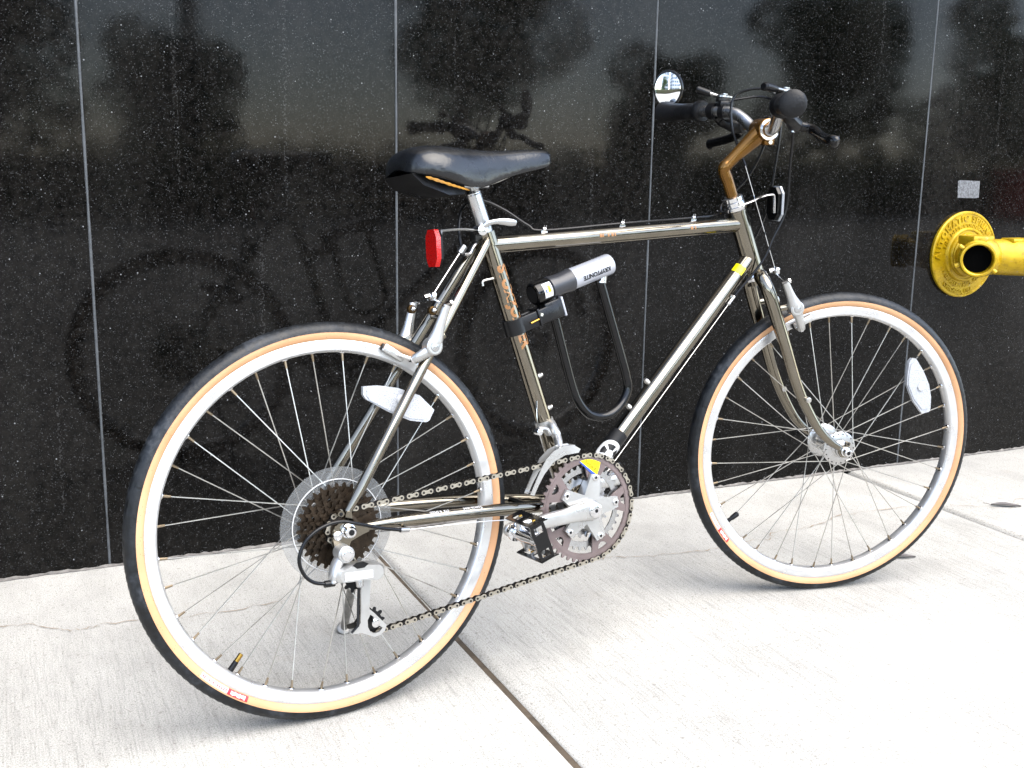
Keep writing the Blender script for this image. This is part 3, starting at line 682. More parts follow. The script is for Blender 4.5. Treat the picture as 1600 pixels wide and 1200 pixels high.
# decals: block lettering down the seat tube, small script on the chainstay, yellow sticker, gear mark and black band on the down tube
def wrap(body, size, org, along, out, radius, lift=0.0004, bold=0.0, flipx=1, spacing=1.0, flipy=1):
    """lettering wrapped on a tube: runs along 'along', letters' up direction circles the tube around from 'out'"""
    vs, fs = text2d(body, size, 0, bold, spacing); al = V(along).normalized(); o = V(out); o = (o-al*o.dot(al)).normalized(); sd_ = al.cross(o)
    res = []
    for q in vs:
        a = flipy*(q.y-size*0.35)/radius; res.append(V(org)+al*(q.x*flipx)+(radius+lift)*(math.cos(a)*o+math.sin(a)*sd_))
    return res, fs
sdn = (BB-STT).normalized()
mb = MB().mat('orange_print'); v_, f_ = wrap('STUMPJUMPER', 0.0270, STT+sdn*0.1215, sdn, V((0.30, -0.95, 0)), 0.0145, 0.0004, 0.0013, 1, 0.80, -1); mb.add(v_, f_); part('seat_tube_lettering', mb, frame)
mb = MB().mat('white_print'); c0, c1 = V((0.10, -0.0575, 0.3100)), V((0.24, -0.05, 0.302)); al = (c1-c0).normalized()
v_, f_ = wrap('Specialized', 0.0082, V((0.222, -0.0509, 0.3029)), -al, V((0, -0.55, 0.83)), 0.0104, 0.0005, 0.0001, 1, 1.0, -1); mb.add(v_, f_)
v_, f_ = wrap('STB  8-SPEED', 0.0056, V((0.160, -0.0540, 0.3067)), -al, V((0, -0.55, 0.83)), 0.0104, 0.0005, 0.0001, 1, 1.1, -1); mb.add(v_, f_); part('chainstay_lettering', mb, frame)
ddir = (hb(0.70)-BB).normalized(); dper = V((-ddir.z, 0, ddir.x))
def cyl_patch(mb, t0, t1, a0, a1, radius, lift, n=10, org=BB, d=ddir, o=None):
    o = V((0, -1, 0)) if o is None else o; o = (o-d*o.dot(d)).normalized(); s_ = d.cross(o); vs = []; fs = []
    for i in range(n+1):
        a = a0+(a1-a0)*i/n
        for t in (t0, t1): vs.append(V(org)+d*t+(radius+lift)*(math.cos(a)*o+math.sin(a)*s_))
    for i in range(n): fs.append((2*i, 2*i+1, 2*i+3, 2*i+2))
    mb.add(vs, fs)
mb = MB().mat('black_print'); cyl_patch(mb, 0.072, 0.160, -PI*0.99, PI*0.99, 0.016, 0.0003, 40); part('black_band', mb, frame)
mb = MB().mat('white_print')      # the gear-shaped mark wrapped on the band
def onband(r, a, lift=0.0007, c=(0.112, -0.10)):
    t = c[0]+r*math.cos(a); g = c[1]+r*math.sin(a)/0.016; o = V((0, -1, 0)); s_ = ddir.cross(o); return BB+ddir*t+(0.016+lift)*(math.cos(g)*o+math.sin(g)*s_)
def gear_arc(r0_, r1_, a0, a1, n=40):
    vs = []; fs = []
    for i in range(n+1):
        a = a0+(a1-a0)*i/n
        for r in (r0_, (r0_+r1_)/2, r1_): vs.append(onband(r, a))
    for i in range(n):
        for j in range(2): fs.append((3*i+j, 3*i+j+1, 3*i+4+j, 3*i+3+j))
    mb.add(vs, fs)
gear_arc(0.0185, 0.0262, -PI, PI, 64); gear_arc(0.0, 0.0078, -PI, PI, 24)
for k in range(5): a = k*2*PI/5+0.3; gear_arc(0.0072, 0.019, a-0.17, a+0.17, 4)
part('gear_mark', mb, frame)
mb = MB().mat('yellow_print'); cyl_patch(mb, 0.553, 0.571, -1.5, -0.05, 0.016, 0.0004, 18); part('yellow_sticker', mb, frame)
mb = MB().mat('orange_print')
for t, ln in ((0.215, 0.006), (0.222, 0.002), (0.232, 0.004), (0.240, 0.005), (0.247, 0.003), (0.420, 0.006), (0.43, 0.003)):
    tdir = (hb(0.7625)-V((0.3035, 0, 0.7355))).normalized(); cyl_patch(mb, t, t+ln, -0.25, 0.12, 0.0143, 0.0003, 4, V((0.3035, 0, 0.7355)), tdir)
part('top_tube_lettering', mb, frame)

# ------------------------------------------------------------------ seat post, saddle
sd_ = (STT-BB).normalized()
mb = MB().mat('alloy').tube([STT-sd_*0.02, STT+sd_*0.0775], 0.0132, 24); mb.mat('polished').tube([STT+sd_*0.074, STT+sd_*0.088], [0.0136, 0.010], 20)
mb.mat('alloy').box((0.270, 0, 0.8335), (0.05, 0.05, 0.010), bev=0.003); part('seat_post', mb, bike)
SEC = [(0.1400, .040, .868, .850), (0.1450, .055, .882, .846), (0.158, .068, .8915, .842), (0.180, .075, .8955, .836), (0.205, .0745, .8955, .829), (0.232, .067, .8940, .8225), (0.256, .058, .8922, .8195), (0.28, .049, .8908, .823), (0.305, .041, .8900, .833), (0.335, .034, .8908, .843), (0.365, .029, .8928, .8505), (0.395, .025, .8942, .8565), (0.413, .0215, .8935, .862), (0.4215, .016, .8905, .867), (0.4245, .009, .8855, .873)]
secs = []
for x, hw, zt, zb in SEC:
    row = []; n = 15
    for j in range(n):       # top skin, from the right lower edge over the top to the left lower edge
        a = PI*j/(n-1); cy, sz = -math.cos(a), math.sin(a)
        row.append(V((x, hw*math.copysign(abs(cy)**0.72, cy)*(1+0.05*math.sin(a)), zb+(zt-zb)*sz**0.62)))
    for j in range(1, 6):    # hollow underside
        t = j/6; row.append(V((x, hw*0.9*(1-2*t), zb+(zt-zb)*0.35*math.sin(PI*t))))
    secs.append(row)
mb = MB().mat('saddle_vinyl').loft(secs); sdl = part('saddle', mb, bike, ang=60)
sub = sdl.modifiers.new('smooth', 'SUBSURF'); sub.levels = 1; sub.render_levels = 2
mb = MB().mat('foam').tube(spline([V((0.160, -0.065, 0.8420)), V((0.176, -0.0725, 0.8360)), V((0.196, -0.0735, 0.8300)), V((0.218, -0.070, 0.8250)), V((0.236, -0.064, 0.8215))], 5), [.0006, .0016, .0024, .0016, .0021, .0026, .0018, .0023, .0014, .0019, .0024, .0015, .0020, .0013, .0018, .0012, .0016, .0010, .0013, .0008, .0005], 6, flat=(0.6, 1.2)); part('torn_foam', mb, sdl)
mb = MB().mat('black_plastic').loft([[V((0.142, y, 0.848)), V((0.160, y*1.1, 0.830)), V((0.205, y*1.05, 0.815)), V((0.245, y*0.6, 0.818)), V((0.245, y*0.6, 0.834)), V((0.16, y*1.1, 0.85))] for y in (-0.052, -0.02, 0.02, 0.052)]); part('sagging_base', mb, sdl)
for s in (-1, 1): part('rail', MB().mat('spoke_steel').tube(spline([V((0.185, s*0.024, 0.836)), V((0.21, s*0.022, 0.831)), V((0.25, s*0.022, 0.8345)), V((0.30, s*0.022, 0.837)), V((0.37, s*0.010, 0.862))], 5), 0.0035, 8), sdl)
# red rear reflector on its bracket
rr = MB().mat('reflector_red'); 
def oct_y(x, cy, cz, w_, h_, c): return [V((x, cy+a*w_/2*(1 if abs(b) < 1 else 1), cz)) for a, b in ()]
def panel_x(mb, x0_, x1_, w_, h_, c, cz, cy=0.0, tilt=0.0):
    o = [(-w_/2, h_/2-c), (-w_/2+c, h_/2), (w_/2-c, h_/2), (w_/2, h_/2-c), (w_/2, -h_/2+c), (w_/2-c, -h_/2), (-w_/2+c, -h_/2), (-w_/2, -h_/2+c)]
    mb.loft([[V((xx+tilt*b, cy+a, cz+b)) for a, b in o] for xx in (x0_, x1_)])
rr.loft([[V((xx, a*0.0195, 0.7335+b*0.030)) for a, b in ((-1, .55), (-.6, 1), (.6, 1), (1, .55), (1, -.55), (.6, -1), (-.6, -1), (-1, -.55))] for xx in (0.196, 0.204)]); rr.mat('black_plastic'); panel_x(rr, 0.2042, 0.2085, 0.036, 0.056, 0.010, 0.7335); rfl = part('rear_reflector', rr, bike)
mb = MB().mat('painted_alloy').tube(spline([V((0.2095, -0.006, 0.7210)), V((0.2110, -0.006, 0.7570)), V((0.2160, -0.006, 0.7610)), V((0.250, -0.008, 0.7625)), V((0.276, -0.010, 0.7600))], 5), 0.0034, 10, flat=(1.5, 0.6)); part('bracket', mb, rfl)
# brake cable hanger behind the seat lug
mb = MB().mat('alloy').tube(spline([V((0.283, 0, 0.744)), V((0.272, 0, 0.733)), V((0.266, 0, 0.7235)), V((0.255, 0, 0.7220))], 4), 0.0042, 8, flat=(1.3, 0.7)); mb.lathe([(0.0062, -0.007), (0.0062, 0.007)], (0.252, 0, 0.730), (-0.62, 0, -0.78), 12); part('cable_hanger', mb, bike)

# ------------------------------------------------------------------ front assembly (front frame: origin at the front hub, turned with MS)
fk = MB().mat('smoked_chrome').tube([ax(0.335), ax(0.3575)], 0.0150, 20)
fork = part('fork', fk, bike, MS)
for s in (-1, 1):
    c = ax(0.352); P = [V((c.x+0.004, s*0.004, 0.352)), V((ax(0.352).x+0.002, s*0.022, 0.350)), V((ax(0.335).x, s*0.0365, 0.336)), V((ax(0.31).x, s*0.0425, 0.310)), V((ax(0.22).x, s*0.0455, 0.220)), V((ax(0.13).x+0.001, s*0.0480, 0.130)), V((-0.066, s*0.0500, 0.058)), V((-0.035, s*0.0515, 0.024)), V((-0.012, s*0.0525, 0.0085))]
    Q = spline(P, 6); n = len(Q); rr_ = [0.0135-0.0068*max(0, (i/n-0.35))/0.65 for i in range(n)]
    mb = MB().mat('smoked_chrome').tube(Q, rr_, 18); part('fork_blade', mb, fork)
    mb = MB().mat('smoked_chrome').plate([(-0.016, 0.014), (-0.006, 0.013), (0.006, 0.011), (0.0125, 0.004), (0.0120, -0.007), (0.005, -0.0125), (-0.007, -0.012), (-0.013, -0.004)], [], s*0.0505, s*0.0560)
    mb.lathe([(0.0048, -0.004), (0.0048, 0.004)], (0.0055, s*0.053, 0.0150), (0, 1, 0), 12); mb.mat('black_print').lathe([(0.0026, -0.0042), (0.0026, 0.0042)], (0.0055, s*0.053, 0.0150), (0, 1, 0), 10)
    part('fork_end', mb, fork)
    mb = MB().mat('spoke_steel').lathe([(0.0055, -0.012), (0.0055, 0.016), (0.0038, 0.0165), (0.0038, 0.019)], (ax(0.10).x+0.0045, s*0.049, 0.112), (0, s, 0), 12); part('rack_eyelet', mb, fork)
    mb = MB().mat('smoked_chrome').tube([V((ax(0.29).x, s*0.044, 0.290)), V((ax(0.29).x+0.034, s*0.046, 0.296))], 0.0062, 12); part('brake_boss', mb, fork)
# headset
hs_ = MB().mat('polished')
def axl(prof, mb): mb.lathe(prof, ax(0), SAX, 28)
zt = lambda z: z/SAX.z
axl([(0.0150, zt(0.3440)), (0.0205, zt(0.3450)), (0.0225, zt(0.3480)), (0.0225, zt(0.3530)), (0.0190, zt(0.3575)), (0.0178, zt(0.3590))], hs_)
part('lower_headset', hs_, bike, MS); hs_ = MB().mat('polished')
axl([(0.0180, zt(0.4755)), (0.0200, zt(0.4775)), (0.0218, zt(0.4800)), (0.0218, zt(0.4840)), (0.0175, zt(0.4850)), (0.0175, zt(0.4868)), (0.0195, zt(0.4870)), (0.0195, zt(0.4925)), (0.0168, zt(0.4930)), (0.0190, zt(0.4945)), (0.0190, zt(0.5010)), (0.0150, zt(0.5030)), (0.0112, zt(0.5032))], hs_)
part('upper_headset', hs_, bike, MS)
# stem and handlebar
E0, E1 = V((-0.2655, 0, 0.5585)), V((-0.1880, 0, 0.6270))
mb = MB().mat('amber_anodised').tube(spline([ax(0.490), ax(0.530), E0+V((0.0005, 0, -0.006)), E0+V((0.010, 0, 0.0075)), E0+(E1-E0)*0.5, E1-(E1-E0).normalized()*0.012], 5), [.0112]*6+[.0118]*5+[.0126]*3+[.0120]*4+[.0126, .0134, .0142, .015, .0158, .0166, .0172, .018], 18, flat=(0.92, 1.0))
mb.lathe([(0.0185, -0.0235), (0.0205, -0.0222), (0.0212, -0.018), (0.0212, 0.018), (0.0205, 0.0222), (0.0185, 0.0235)], E1, (0, 1, 0), 28)
mb.box((E1.x+0.006, 0, E1.z-0.022), (0.022, 0.030, 0.014), Matrix.Identity(4), bev=0.004)
stem = part('stem', mb, bike, MS)
mb = MB().mat('polished').lathe([(0.0195, -0.0245), (0.0195, -0.0236), (0.0140, -0.0236)], E1, (0, 1, 0), 28, cap=False); mb.lathe([(0.0195, 0.0245), (0.0195, 0.0236), (0.0140, 0.0236)], E1, (0, 1, 0), 28, cap=False)
mb.mat('black_print').box((E1.x+0.0172, 0, E1.z-0.022), (0.0012, 0.0305, 0.0025)); mb.mat('polished').lathe([(0.0042, 0), (0.0042, 0.004)], (E1.x+0.006, -0.0155, E1.z-0.023), (0, -1, 0), 10); part('clamp', mb, stem)
def bar_pts(s):
    return [V((-0.188, s*y_, 0.627)) if False else V(q) for y_, q in ()] or [V((-0.188, 0, 0.627)), V((-0.188, s*0.030, 0.627)), V((-0.191, s*0.050, 0.634)), V((-0.199, s*0.075, 0.650)), V((-0.209, s*0.100, 0.6605)), V((-0.233, s*0.150, 0.6645)), V((-0.258, s*0.220, 0.6645)), V((-0.281, s*0.290, 0.6640))]
mb = MB().mat('alloy')
full = spline([q for q in reversed(bar_pts(1))]+bar_pts(-1)[1:], 5); n = len(full)
mb.tube(full, [0.0112+0.0012*max(0, 1-abs(i-n/2)/7) for i in range(n)], 18); bar = part('handlebar', mb, bike, MS)
tag(bar, 'swept silver handlebar')
def on_bar(s, t):
    """point and direction on one side of the bar at |y| = t"""
    P = spline(bar_pts(s), 12); 
    for a, b in zip(P[:-1], P[1:]):
        if abs(a.y) <= t <= abs(b.y): k = (t-abs(a.y))/max(1e-6, abs(b.y)-abs(a.y)); return a.lerp(b, k), (b-a).normalized()
    return P[-1], (P[-1]-P[-2]).normalized()
for s in (-1, 1):
    Q = [on_bar(s, t)[0] for t in (0.168, 0.172, 0.180, 0.186, 0.20, 0.23, 0.255, 0.268, 0.280, 0.288, 0.2895)]
    Q.append(Q[-1]+(Q[-1]-Q[-2]).normalized()*0.004)
    mb = MB().mat('grip_rubber').tube(Q, [0.0195, 0.0215, 0.0215, 0.0168, 0.0165, 0.0168, 0.0175, 0.0188, 0.0215, 0.0228, 0.0215, 0.0150], 24); part('grip', mb, bar)
    # brake lever: clamp, body and blade
    c, d = on_bar(s, 0.142); mb = MB().mat('black_plastic').tube([c-d*0.008, c+d*0.008], 0.0165, 18)
    B0 = c+V((0.020, 0, -0.020)); B1 = V((-0.176, s*0.105, 0.632)); mb.tube(spline([c+V((0.006, 0, -0.010)), B0, B0.lerp(B1, 0.5)+V((0.004, 0, -0.004)), B1], 5), [.012]*4+[.0145]*4+[.0165]*4+[.0145]*3+[.0095], 12, flat=(1.0, 0.75))
    mb.mat('polished').lathe([(0.004, -0.014), (0.004, 0.014)], B0.lerp(B1, 0.45)+V((0.004, 0, -0.004)), (0.2, 0, 1), 10)
    mb.mat('brass').lathe([(0.0045, 0), (0.0045, 0.010), (0.003, 0.011)], B1, (B1-B0).normalized(), 10)
    lv = part('brake_lever', mb, bar)
    T0 = B0.lerp(B1, 0.4)+V((0.006, 0, -0.006)); tip = V((-0.1880, s*0.250, 0.6070 if s < 0 else 0.6010))
    pth = [T0, T0+V((0.024, s*0.020, -0.008)), T0.lerp(tip, 0.45)+V((0.018, 0, -0.006)), T0.lerp(tip, 0.8)+V((0.005, 0, -0.003)), tip, tip+V((0.008, s*0.012, -0.004))]
    mb = MB().mat('black_gloss').tube(spline(pth, 5), [.008]*5+[.0085]*5+[.0082]*5+[.0082]*5+[.0092]*4+[.009, .006], 12, flat=(1.1, 0.85), upv=V((0, 0, 1))); part('blade', mb, lv)
    # thumb shifter on top of the bar
    c, d = on_bar(s, 0.118); mb = MB().mat('black_plastic').tube([c-d*0.006, c+d*0.006], 0.0150, 18); cc = c+V((0.004, s*0.012, 0.022))
    mb.box(c+V((0.003, s*0.006, 0.014)), (0.030, 0.028, 0.014), bev=0.004)
    mb.mat('dark_steel').lathe([(0.0150, -0.004), (0.0175, -0.002), (0.0175, 0.003), (0.0150, 0.005)], cc, (0.1, 0, 1), 20)
    mb.mat('alloy').lathe([(0.0165, 0.0052), (0.0165, 0.0085), (0.0110, 0.0105), (0.006, 0.0108), (0.006, 0.013), (0.0, 0.0132)], cc, (0.1, 0, 1), 20); sh = part('thumb_shifter', mb, bar)
    L0 = cc+V((-0.006, s*0.006, 0.007)); ld = V((-0.76, s*0.60, 0.30)).normalized() if s > 0 else V((-0.93, s*0.30, 0.12)).normalized()
    mb = MB().mat('alloy').tube([L0, L0+ld*0.012, L0+ld*0.021], [.006, .0065, .0068], 12, flat=(1.0, 0.6)); mb.mat('black_plastic').tube([L0+ld*0.019, L0+ld*0.022, L0+ld*0.036, L0+ld*0.047, L0+ld*0.050], [.0062, .0085, .0098, .0105, .007], 14, flat=(1.0, 0.72)); part('lever', mb, sh)
# mirror on the left bar end
mc = V((-0.2690, 0.292, 0.7120)); nb = V((-0.85, -0.52, -0.085)).normalized()   # facing direction in the bike frame
nl = (MS.to_3x3().inverted() @ nb).normalized(); sx_ = V((0, 0, 1)).cross(nl).normalized(); uz = nl.cross(sx_)
mb = MB().mat('black_gloss'); out = []
for k in range(36):
    a = 2*PI*k/36; out.append((0.0325*math.cos(a)*(1-0.10*max(0, -math.sin(a))), 0.0395*math.sin(a)))
def egg(sc, h): return [mc+sx_*(a*sc)+uz*(b*sc)+nl*h for a, b in out]
mb.loft([egg(0.35, -0.020), egg(0.75, -0.015), egg(1.0, -0.006), egg(1.03, 0.0), egg(1.0, 0.003), egg(0.95, 0.0035)], cap=True)
eb = on_bar(1, 0.29)[0]; mb.tube(spline([eb, eb+V((-0.004, 0.008, 0.010)), mc-uz*0.034-nl*0.008, mc-uz*0.02-nl*0.012], 5), 0.0055, 10); mr = part('mirror', mb, bike, MS)
vs = [mc+nl*0.0065]; fs = []
for i in range(1, 9):
    f_ = i/8*0.88
    for a, b in out: vs.append(mc+sx_*(a*f_)+uz*(b*f_)+nl*(0.0065-0.0029*f_*f_))
for j in range(36):
    fs.append((0, 1+j, 1+(j+1) % 36))
    for i in range(7): fs.append((1+i*36+j, 1+(i+1)*36+j, 1+(i+1)*36+(j+1) % 36, 1+i*36+(j+1) % 36))
mb = MB().mat('mirror_glass').add(vs, fs); part('mirror_glass', mb, mr, ang=80)
# front reflector on a bracket from the headset
mb = MB().mat('black_gloss'); panel_x(mb, -0.1620, -0.1545, 0.046, 0.062, 0.012, 0.4890); mb.mat('reflector_clear'); panel_x(mb, -0.1543, -0.1500, 0.050, 0.066, 0.013, 0.4890); rf = part('front_reflector', mb, bike, MS)
mb = MB().mat('polished').tube(spline([V((-0.232, -0.010, 0.4880)), V((-0.215, -0.012, 0.4930)), V((-0.190, -0.012, 0.5030)), V((-0.170, -0.012, 0.5065)), V((-0.1655, -0.012, 0.5010)), V((-0.1640, -0.012, 0.4720))], 5), 0.0045, 10, flat=(1.5, 0.55)); part('bracket', mb, rf)

# ------------------------------------------------------------------ cantilever brakes
def brake(M, pv, topz, top_dx, pad, padlong, parent, nm, armd):
    """pv: pivot (x,z) ; arms on both sides"""
    for s in (-1, 1):
        P = V((pv[0], s*0.052, pv[1])); top = V((pv[0]+top_dx[0], s*0.062, pv[1]+top_dx[1])); pd = V((pad[0], s*0.0195, pad[1])); low = V((pad[0]+armd[0], s*0.040, pad[1]+armd[1]))
        mb = MB().mat('painted_alloy'); mb.tube(spline([top, P.lerp(top, 0.55), P, P.lerp(low, 0.6)+V((0, s*0.004, 0)), low], 5), [.0070, .0072, .0074, .0076, .008, .0085, .0092, .0105, .0125, .0138, .0140, .0125, .0105, .0092, .0088, .0086, .0086, .0086, .0086, .0084, .0078], 14, flat=(0.8, 1.0))
        mb.lathe([(0.0115, -0.012), (0.0140, -0.010), (0.0140, 0.008), (0.0115, 0.010)], P, (0, s, 0), 18)
        mb.mat('alloy').lathe([(0.0080, 0.0101), (0.0074, 0.0112), (0.0, 0.0120)], P, (0, s, 0), 16)
        arm = part(nm, mb, bike, M)
        mb = MB().mat('polished').lathe([(0.0045, -0.012), (0.0062, -0.010), (0.0062, 0.002), (0.004, 0.003)], low+V((0, 0, 0.001)), (0, s, 0), 8); mb.tube([low, V((pd.x, pd.y, pd.z))], 0.0035, 8); part('pad_bolt', mb, arm)
        d = V((padlong[0], 0, padlong[1])).normalized(); u_ = V((-d.z, 0, d.x))
        mb = MB().mat('painted_alloy'); T = Matrix((( d.x, 0, u_.x, pd.x), (0, 1, 0, pd.y), (d.z, 0, u_.z, pd.z), (0, 0, 0, 1)))
        mb.box((0, s*0.0025, 0), (0.040, 0.007, 0.0135), T, bev=0.0025); mb.mat('black_plastic').box((0.0, -s*0.0035, 0), (0.044, 0.0056, 0.011), T, bev=0.0015); part('brake_pad', mb, arm)
        mb = MB().mat('dark_steel').lathe([(0.0035, -0.008), (0.0035, 0.006)], top, (1, 0, 0.3), 8); mb.mat('polished').lathe([(0.005, 0.006), (0.005, 0.010)], top, (1, 0, 0.3), 6); part('cable_bolt', mb, arm)
# rear: pivots behind the seatstays
brake(None, (0.1655, 0.5795), 0, (0.0235, 0.0640), (0.1115, 0.5715), (0.83, -0.55), bike, 'rear_brake_arm', (0.0260, -0.0120))
YR = V((0.1935, 0, 0.6560))
brake(MS, (-0.1265, 0.2925), 0, (-0.0300, 0.0520), (-0.0930, 0.2600), (0.80, 0.42), bike, 'front_brake_arm', (-0.012, -0.0110))
YF = V((-0.1470, 0, 0.3600))
def wire(name, pts, r, mat, M=None, n=6, sm_=6): return part(name, MB().mat(mat).tube(spline(pts, sm_), r, n), bike, M)
for (Y, tops, M, nm) in ((YR, V((0.1890, 0.062, 0.6435)), None, 'rear'), (YF, V((-0.1565, 0.062, 0.3445)), MS, 'front')):
    mb = MB().mat('polished').box(Y, (0.010, 0.022, 0.014), bev=0.003); mb.lathe([(0.0048, -0.014), (0.0048, 0.004)], Y+V((0, 0, 0.002)), (1, 0, 0.2), 8); part('cable_yoke', mb, bike, M)
    for s in (-1, 1): part('straddle_wire', MB().mat('polished').tube([Y-V((0, 0, 0.004)), V((tops.x, s*tops.y, tops.z))], 0.0010, 5), bike, M)
for q in (V((0.170, 0.030, 0.636)), V((0.183, -0.020, 0.634))):
    mb = MB().mat('dark_bronze').lathe([(0.0060, -0.005), (0.0072, -0.004), (0.0074, 0.003), (0.005, 0.005)], q, (0, 1, 0), 14); mb.mat('polished').ball(q+V((0, -0.007, 0.001)), 0.0042, 8); part('yoke_wheel', mb, bike)

# ------------------------------------------------------------------ cables
hg = V((0.252, 0, 0.730))
wire('brake_wire', [hg, YR.lerp(hg, 0.5), YR], 0.0010, 'polished')
S2 = lambda v: MS @ V(v)
barL, barR = S2(on_bar(1, 0.10)[0]), S2(on_bar(-1, 0.10)[0])
# rear brake housing: left lever, round the head tube, along the top tube, up behind the seat post to its hanger
wire('rear_brake_housing', [S2((-0.176, 0.10, 0.632)), S2((-0.150, 0.055, 0.650)), S2((-0.170, 0.030, 0.600)), S2((-0.200, 0.030, 0.540)), hb(0.80)+V((-0.004, 0.028, 0.004)), V((0.812, 0.012, 0.7825)), V((0.7406, 0, 0.7760)), V((0.5772, 0, 0.7680)), V((0.4120, 0, 0.7585)), V((0.385, 0.008, 0.7680)), V((0.345, 0.018, 0.795)), V((0.3050, 0.024, 0.8110)), V((0.2700, 0.020, 0.8020)), V((0.2530, 0.010, 0.770)), hg], 0.0025, 'housing', n=8)
for x in (0.4120, 0.5772, 0.7406):
    z = 0.7355+(x-0.3035)*0.049+0.0143; mb = MB().mat('polished').tube([V((x-0.003, 0, z+0.0055)), V((x+0.003, 0, z+0.0055))], 0.0036, 10); mb.box((x, 0, z+0.001), (0.012, 0.004, 0.004)); mb.tube([V((x-0.002, -0.002, z+0.007)), V((x-0.001, -0.004, z+0.012))], 0.0008, 5); mb.tube([V((x+0.002, -0.002, z+0.007)), V((x+0.003, -0.004, z+0.012))], 0.0008, 5); part('cable_clip', mb, frame)
# front brake: housing to the stem stop, straight wire down to the yoke
stp = V((-0.222, 0.0, 0.5600))
wire('front_brake_housing', [S2((-0.176, -0.10, 0.632)), S2((-0.155, -0.055, 0.655)), S2((-0.185, 0.0, 0.700)), S2((-0.235, 0.030, 0.690)), S2((-0.245, 0.022, 0.640)), S2((-0.232, 0.010, 0.590)), S2(stp)], 0.0025, 'housing', n=8)
wire('front_brake_wire', [S2(stp), S2(stp.lerp(YF, 0.5)), S2(YF)], 0.0011, 'polished')
# gear housings down to the stops on the down tube
dts = lambda t, o: BB+ddir*t+o
for s in (-1, 1):
    q0 = S2(on_bar(s, 0.118)[0]+V((0.010, -s*0.012, 0.022))); stop = dts(0.512, V((0.0115, s*0.012, -0.0125)))
    if s < 0: mid = [S2((-0.160, -0.060, 0.640)), S2((-0.150, -0.040, 0.560)), S2((-0.150, -0.035, 0.480)), S2((-0.172, -0.032, 0.425)), V((0.880, -0.034, 0.690))]
    else: mid = [S2((-0.150, 0.080, 0.690)), S2((-0.140, 0.030, 0.660)), S2((-0.150, 0.020, 0.560)), S2((-0.165, 0.025, 0.46)), V((0.890, 0.034, 0.690))]
    wire('gear_housing', [q0]+mid+[stop], 0.0024, 'housing', n=8)
    mb = MB().mat('alloy').tube([stop+ddir*0.004, stop-ddir*0.016], 0.0036, 10); mb.mat('smoked_chrome').tube([stop, dts(0.512, V((0, 0, 0)))], 0.0045, 8); part('cable_stop', mb, frame)
    wire('gear_wire', [stop, dts(0.30, V((0.014, s*0.010, -0.0135))), dts(0.03, V((0.016, s*0.008, -0.0155)))], 0.0007, 'spoke_steel')
# clump of twisted spring near the fork crown's far side
mb = MB().mat('black_plastic').tube(spline([S2((-0.222, 0.020, 0.352)), S2((-0.236, 0.026, 0.340)), S2((-0.232, 0.03, 0.322)), S2((-0.215, 0.026, 0.318))], 5), 0.010, 10); part('fork_bumper', mb, bike)

# ------------------------------------------------------------------ crankset
CR = V((0.4465, 0, 0.2790)); ck = link('crankset', None, bike, Matrix.Translation(CR)); B5 = [rad(4+72*k) for k in range(5)]
def cr_outline(T_, rp_): return sprocket_outline(T_, rp_, 0.0034)
def star_inner(r_out, r_tab, spread, tab):
    o = []
    for a in B5:
        o += [(r_out, a-spread), (r_tab+0.006, a-tab*1.25), (r_tab, a-tab*0.6), (r_tab, a+tab*0.6), (r_tab+0.006, a+tab*1.25), (r_out, a+spread)]
        for k in range(1, 6): o.append((r_out, a+spread+(2*PI/5-2*spread)*k/6))
    return [(r*math.cos(a), r*math.sin(a)) for r, a in o]
def rot2(pts, a): return [(x*math.cos(a)-y*math.sin(a), x*math.sin(a)+y*math.cos(a)) for x, y in pts]
R46 = 0.0127*46/(2*PI)
wins = [rot2([(0.0790, -0.0105), (0.0800, 0.0), (0.0790, 0.0105), (0.0715, 0.0060), (0.0690, 0.0), (0.0715, -0.0060)], a) for a in B5]
mb = MB().mat('chainring_purple').plate(cr_outline(46, R46), [star_inner(0.0800, 0.0470, rad(17), rad(10))]+wins, -0.0590, -0.0562); part('large_chainring', mb, ck, ang=25)
mb = MB().mat('chainring_purple').ring([(0.0868, -0.0591), (0.0868, -0.0596), (0.0815, -0.0596), (0.0815, -0.0591)], 90); part('ring_land', mb, ck)
R36 = 0.0127*36/(2*PI)
mb = MB().mat('alloy').plate(cr_outline(36, R36), [star_inner(0.0610, 0.0470, rad(17), rad(10))], -0.0510, -0.0485); part('middle_chainring', mb, ck, ang=25)
R26 = 0.0127*26/(2*PI)
mb = MB().mat('alloy').plate(cr_outline(26, R26), [circ(0, 0, 0.040, 40)], -0.0430, -0.0408); part('small_chainring', mb, ck, ang=25)
# spider, drawn with the crank arm as one forging
sp_ = []
for a in B5: sp_ += [(0.0605*math.cos(a+b)/1.0, 0.0605*math.sin(a+b)) if r > 0.03 else (r*math.cos(a+b), r*math.sin(a+b)) for r, b in ((0.0605, -rad(9)), (0.0605, rad(9)), (0.0270, rad(36)))]
mb = MB().mat('painted_alloy').plate(sp_, [], -0.0660, -0.0602)
sp2 = []
for a in B5: sp2 += [(0.0470*math.cos(a-rad(11)), 0.0470*math.sin(a-rad(11))), (0.0470*math.cos(a+rad(11)), 0.0470*math.sin(a+rad(11))), (0.0270*math.cos(a+rad(36)), 0.0270*math.sin(a+rad(36)))]
mb.plate(sp2, [], -0.0601, -0.0440)
PED = V((0.2775, -0.0880, 0.2725))-CR; da = V((PED.x, 0, PED.z)).normalized(); dz_ = V((-da.z, 0, da.x)); L_ = V((PED.x, 0, PED.z)).length
secs = []
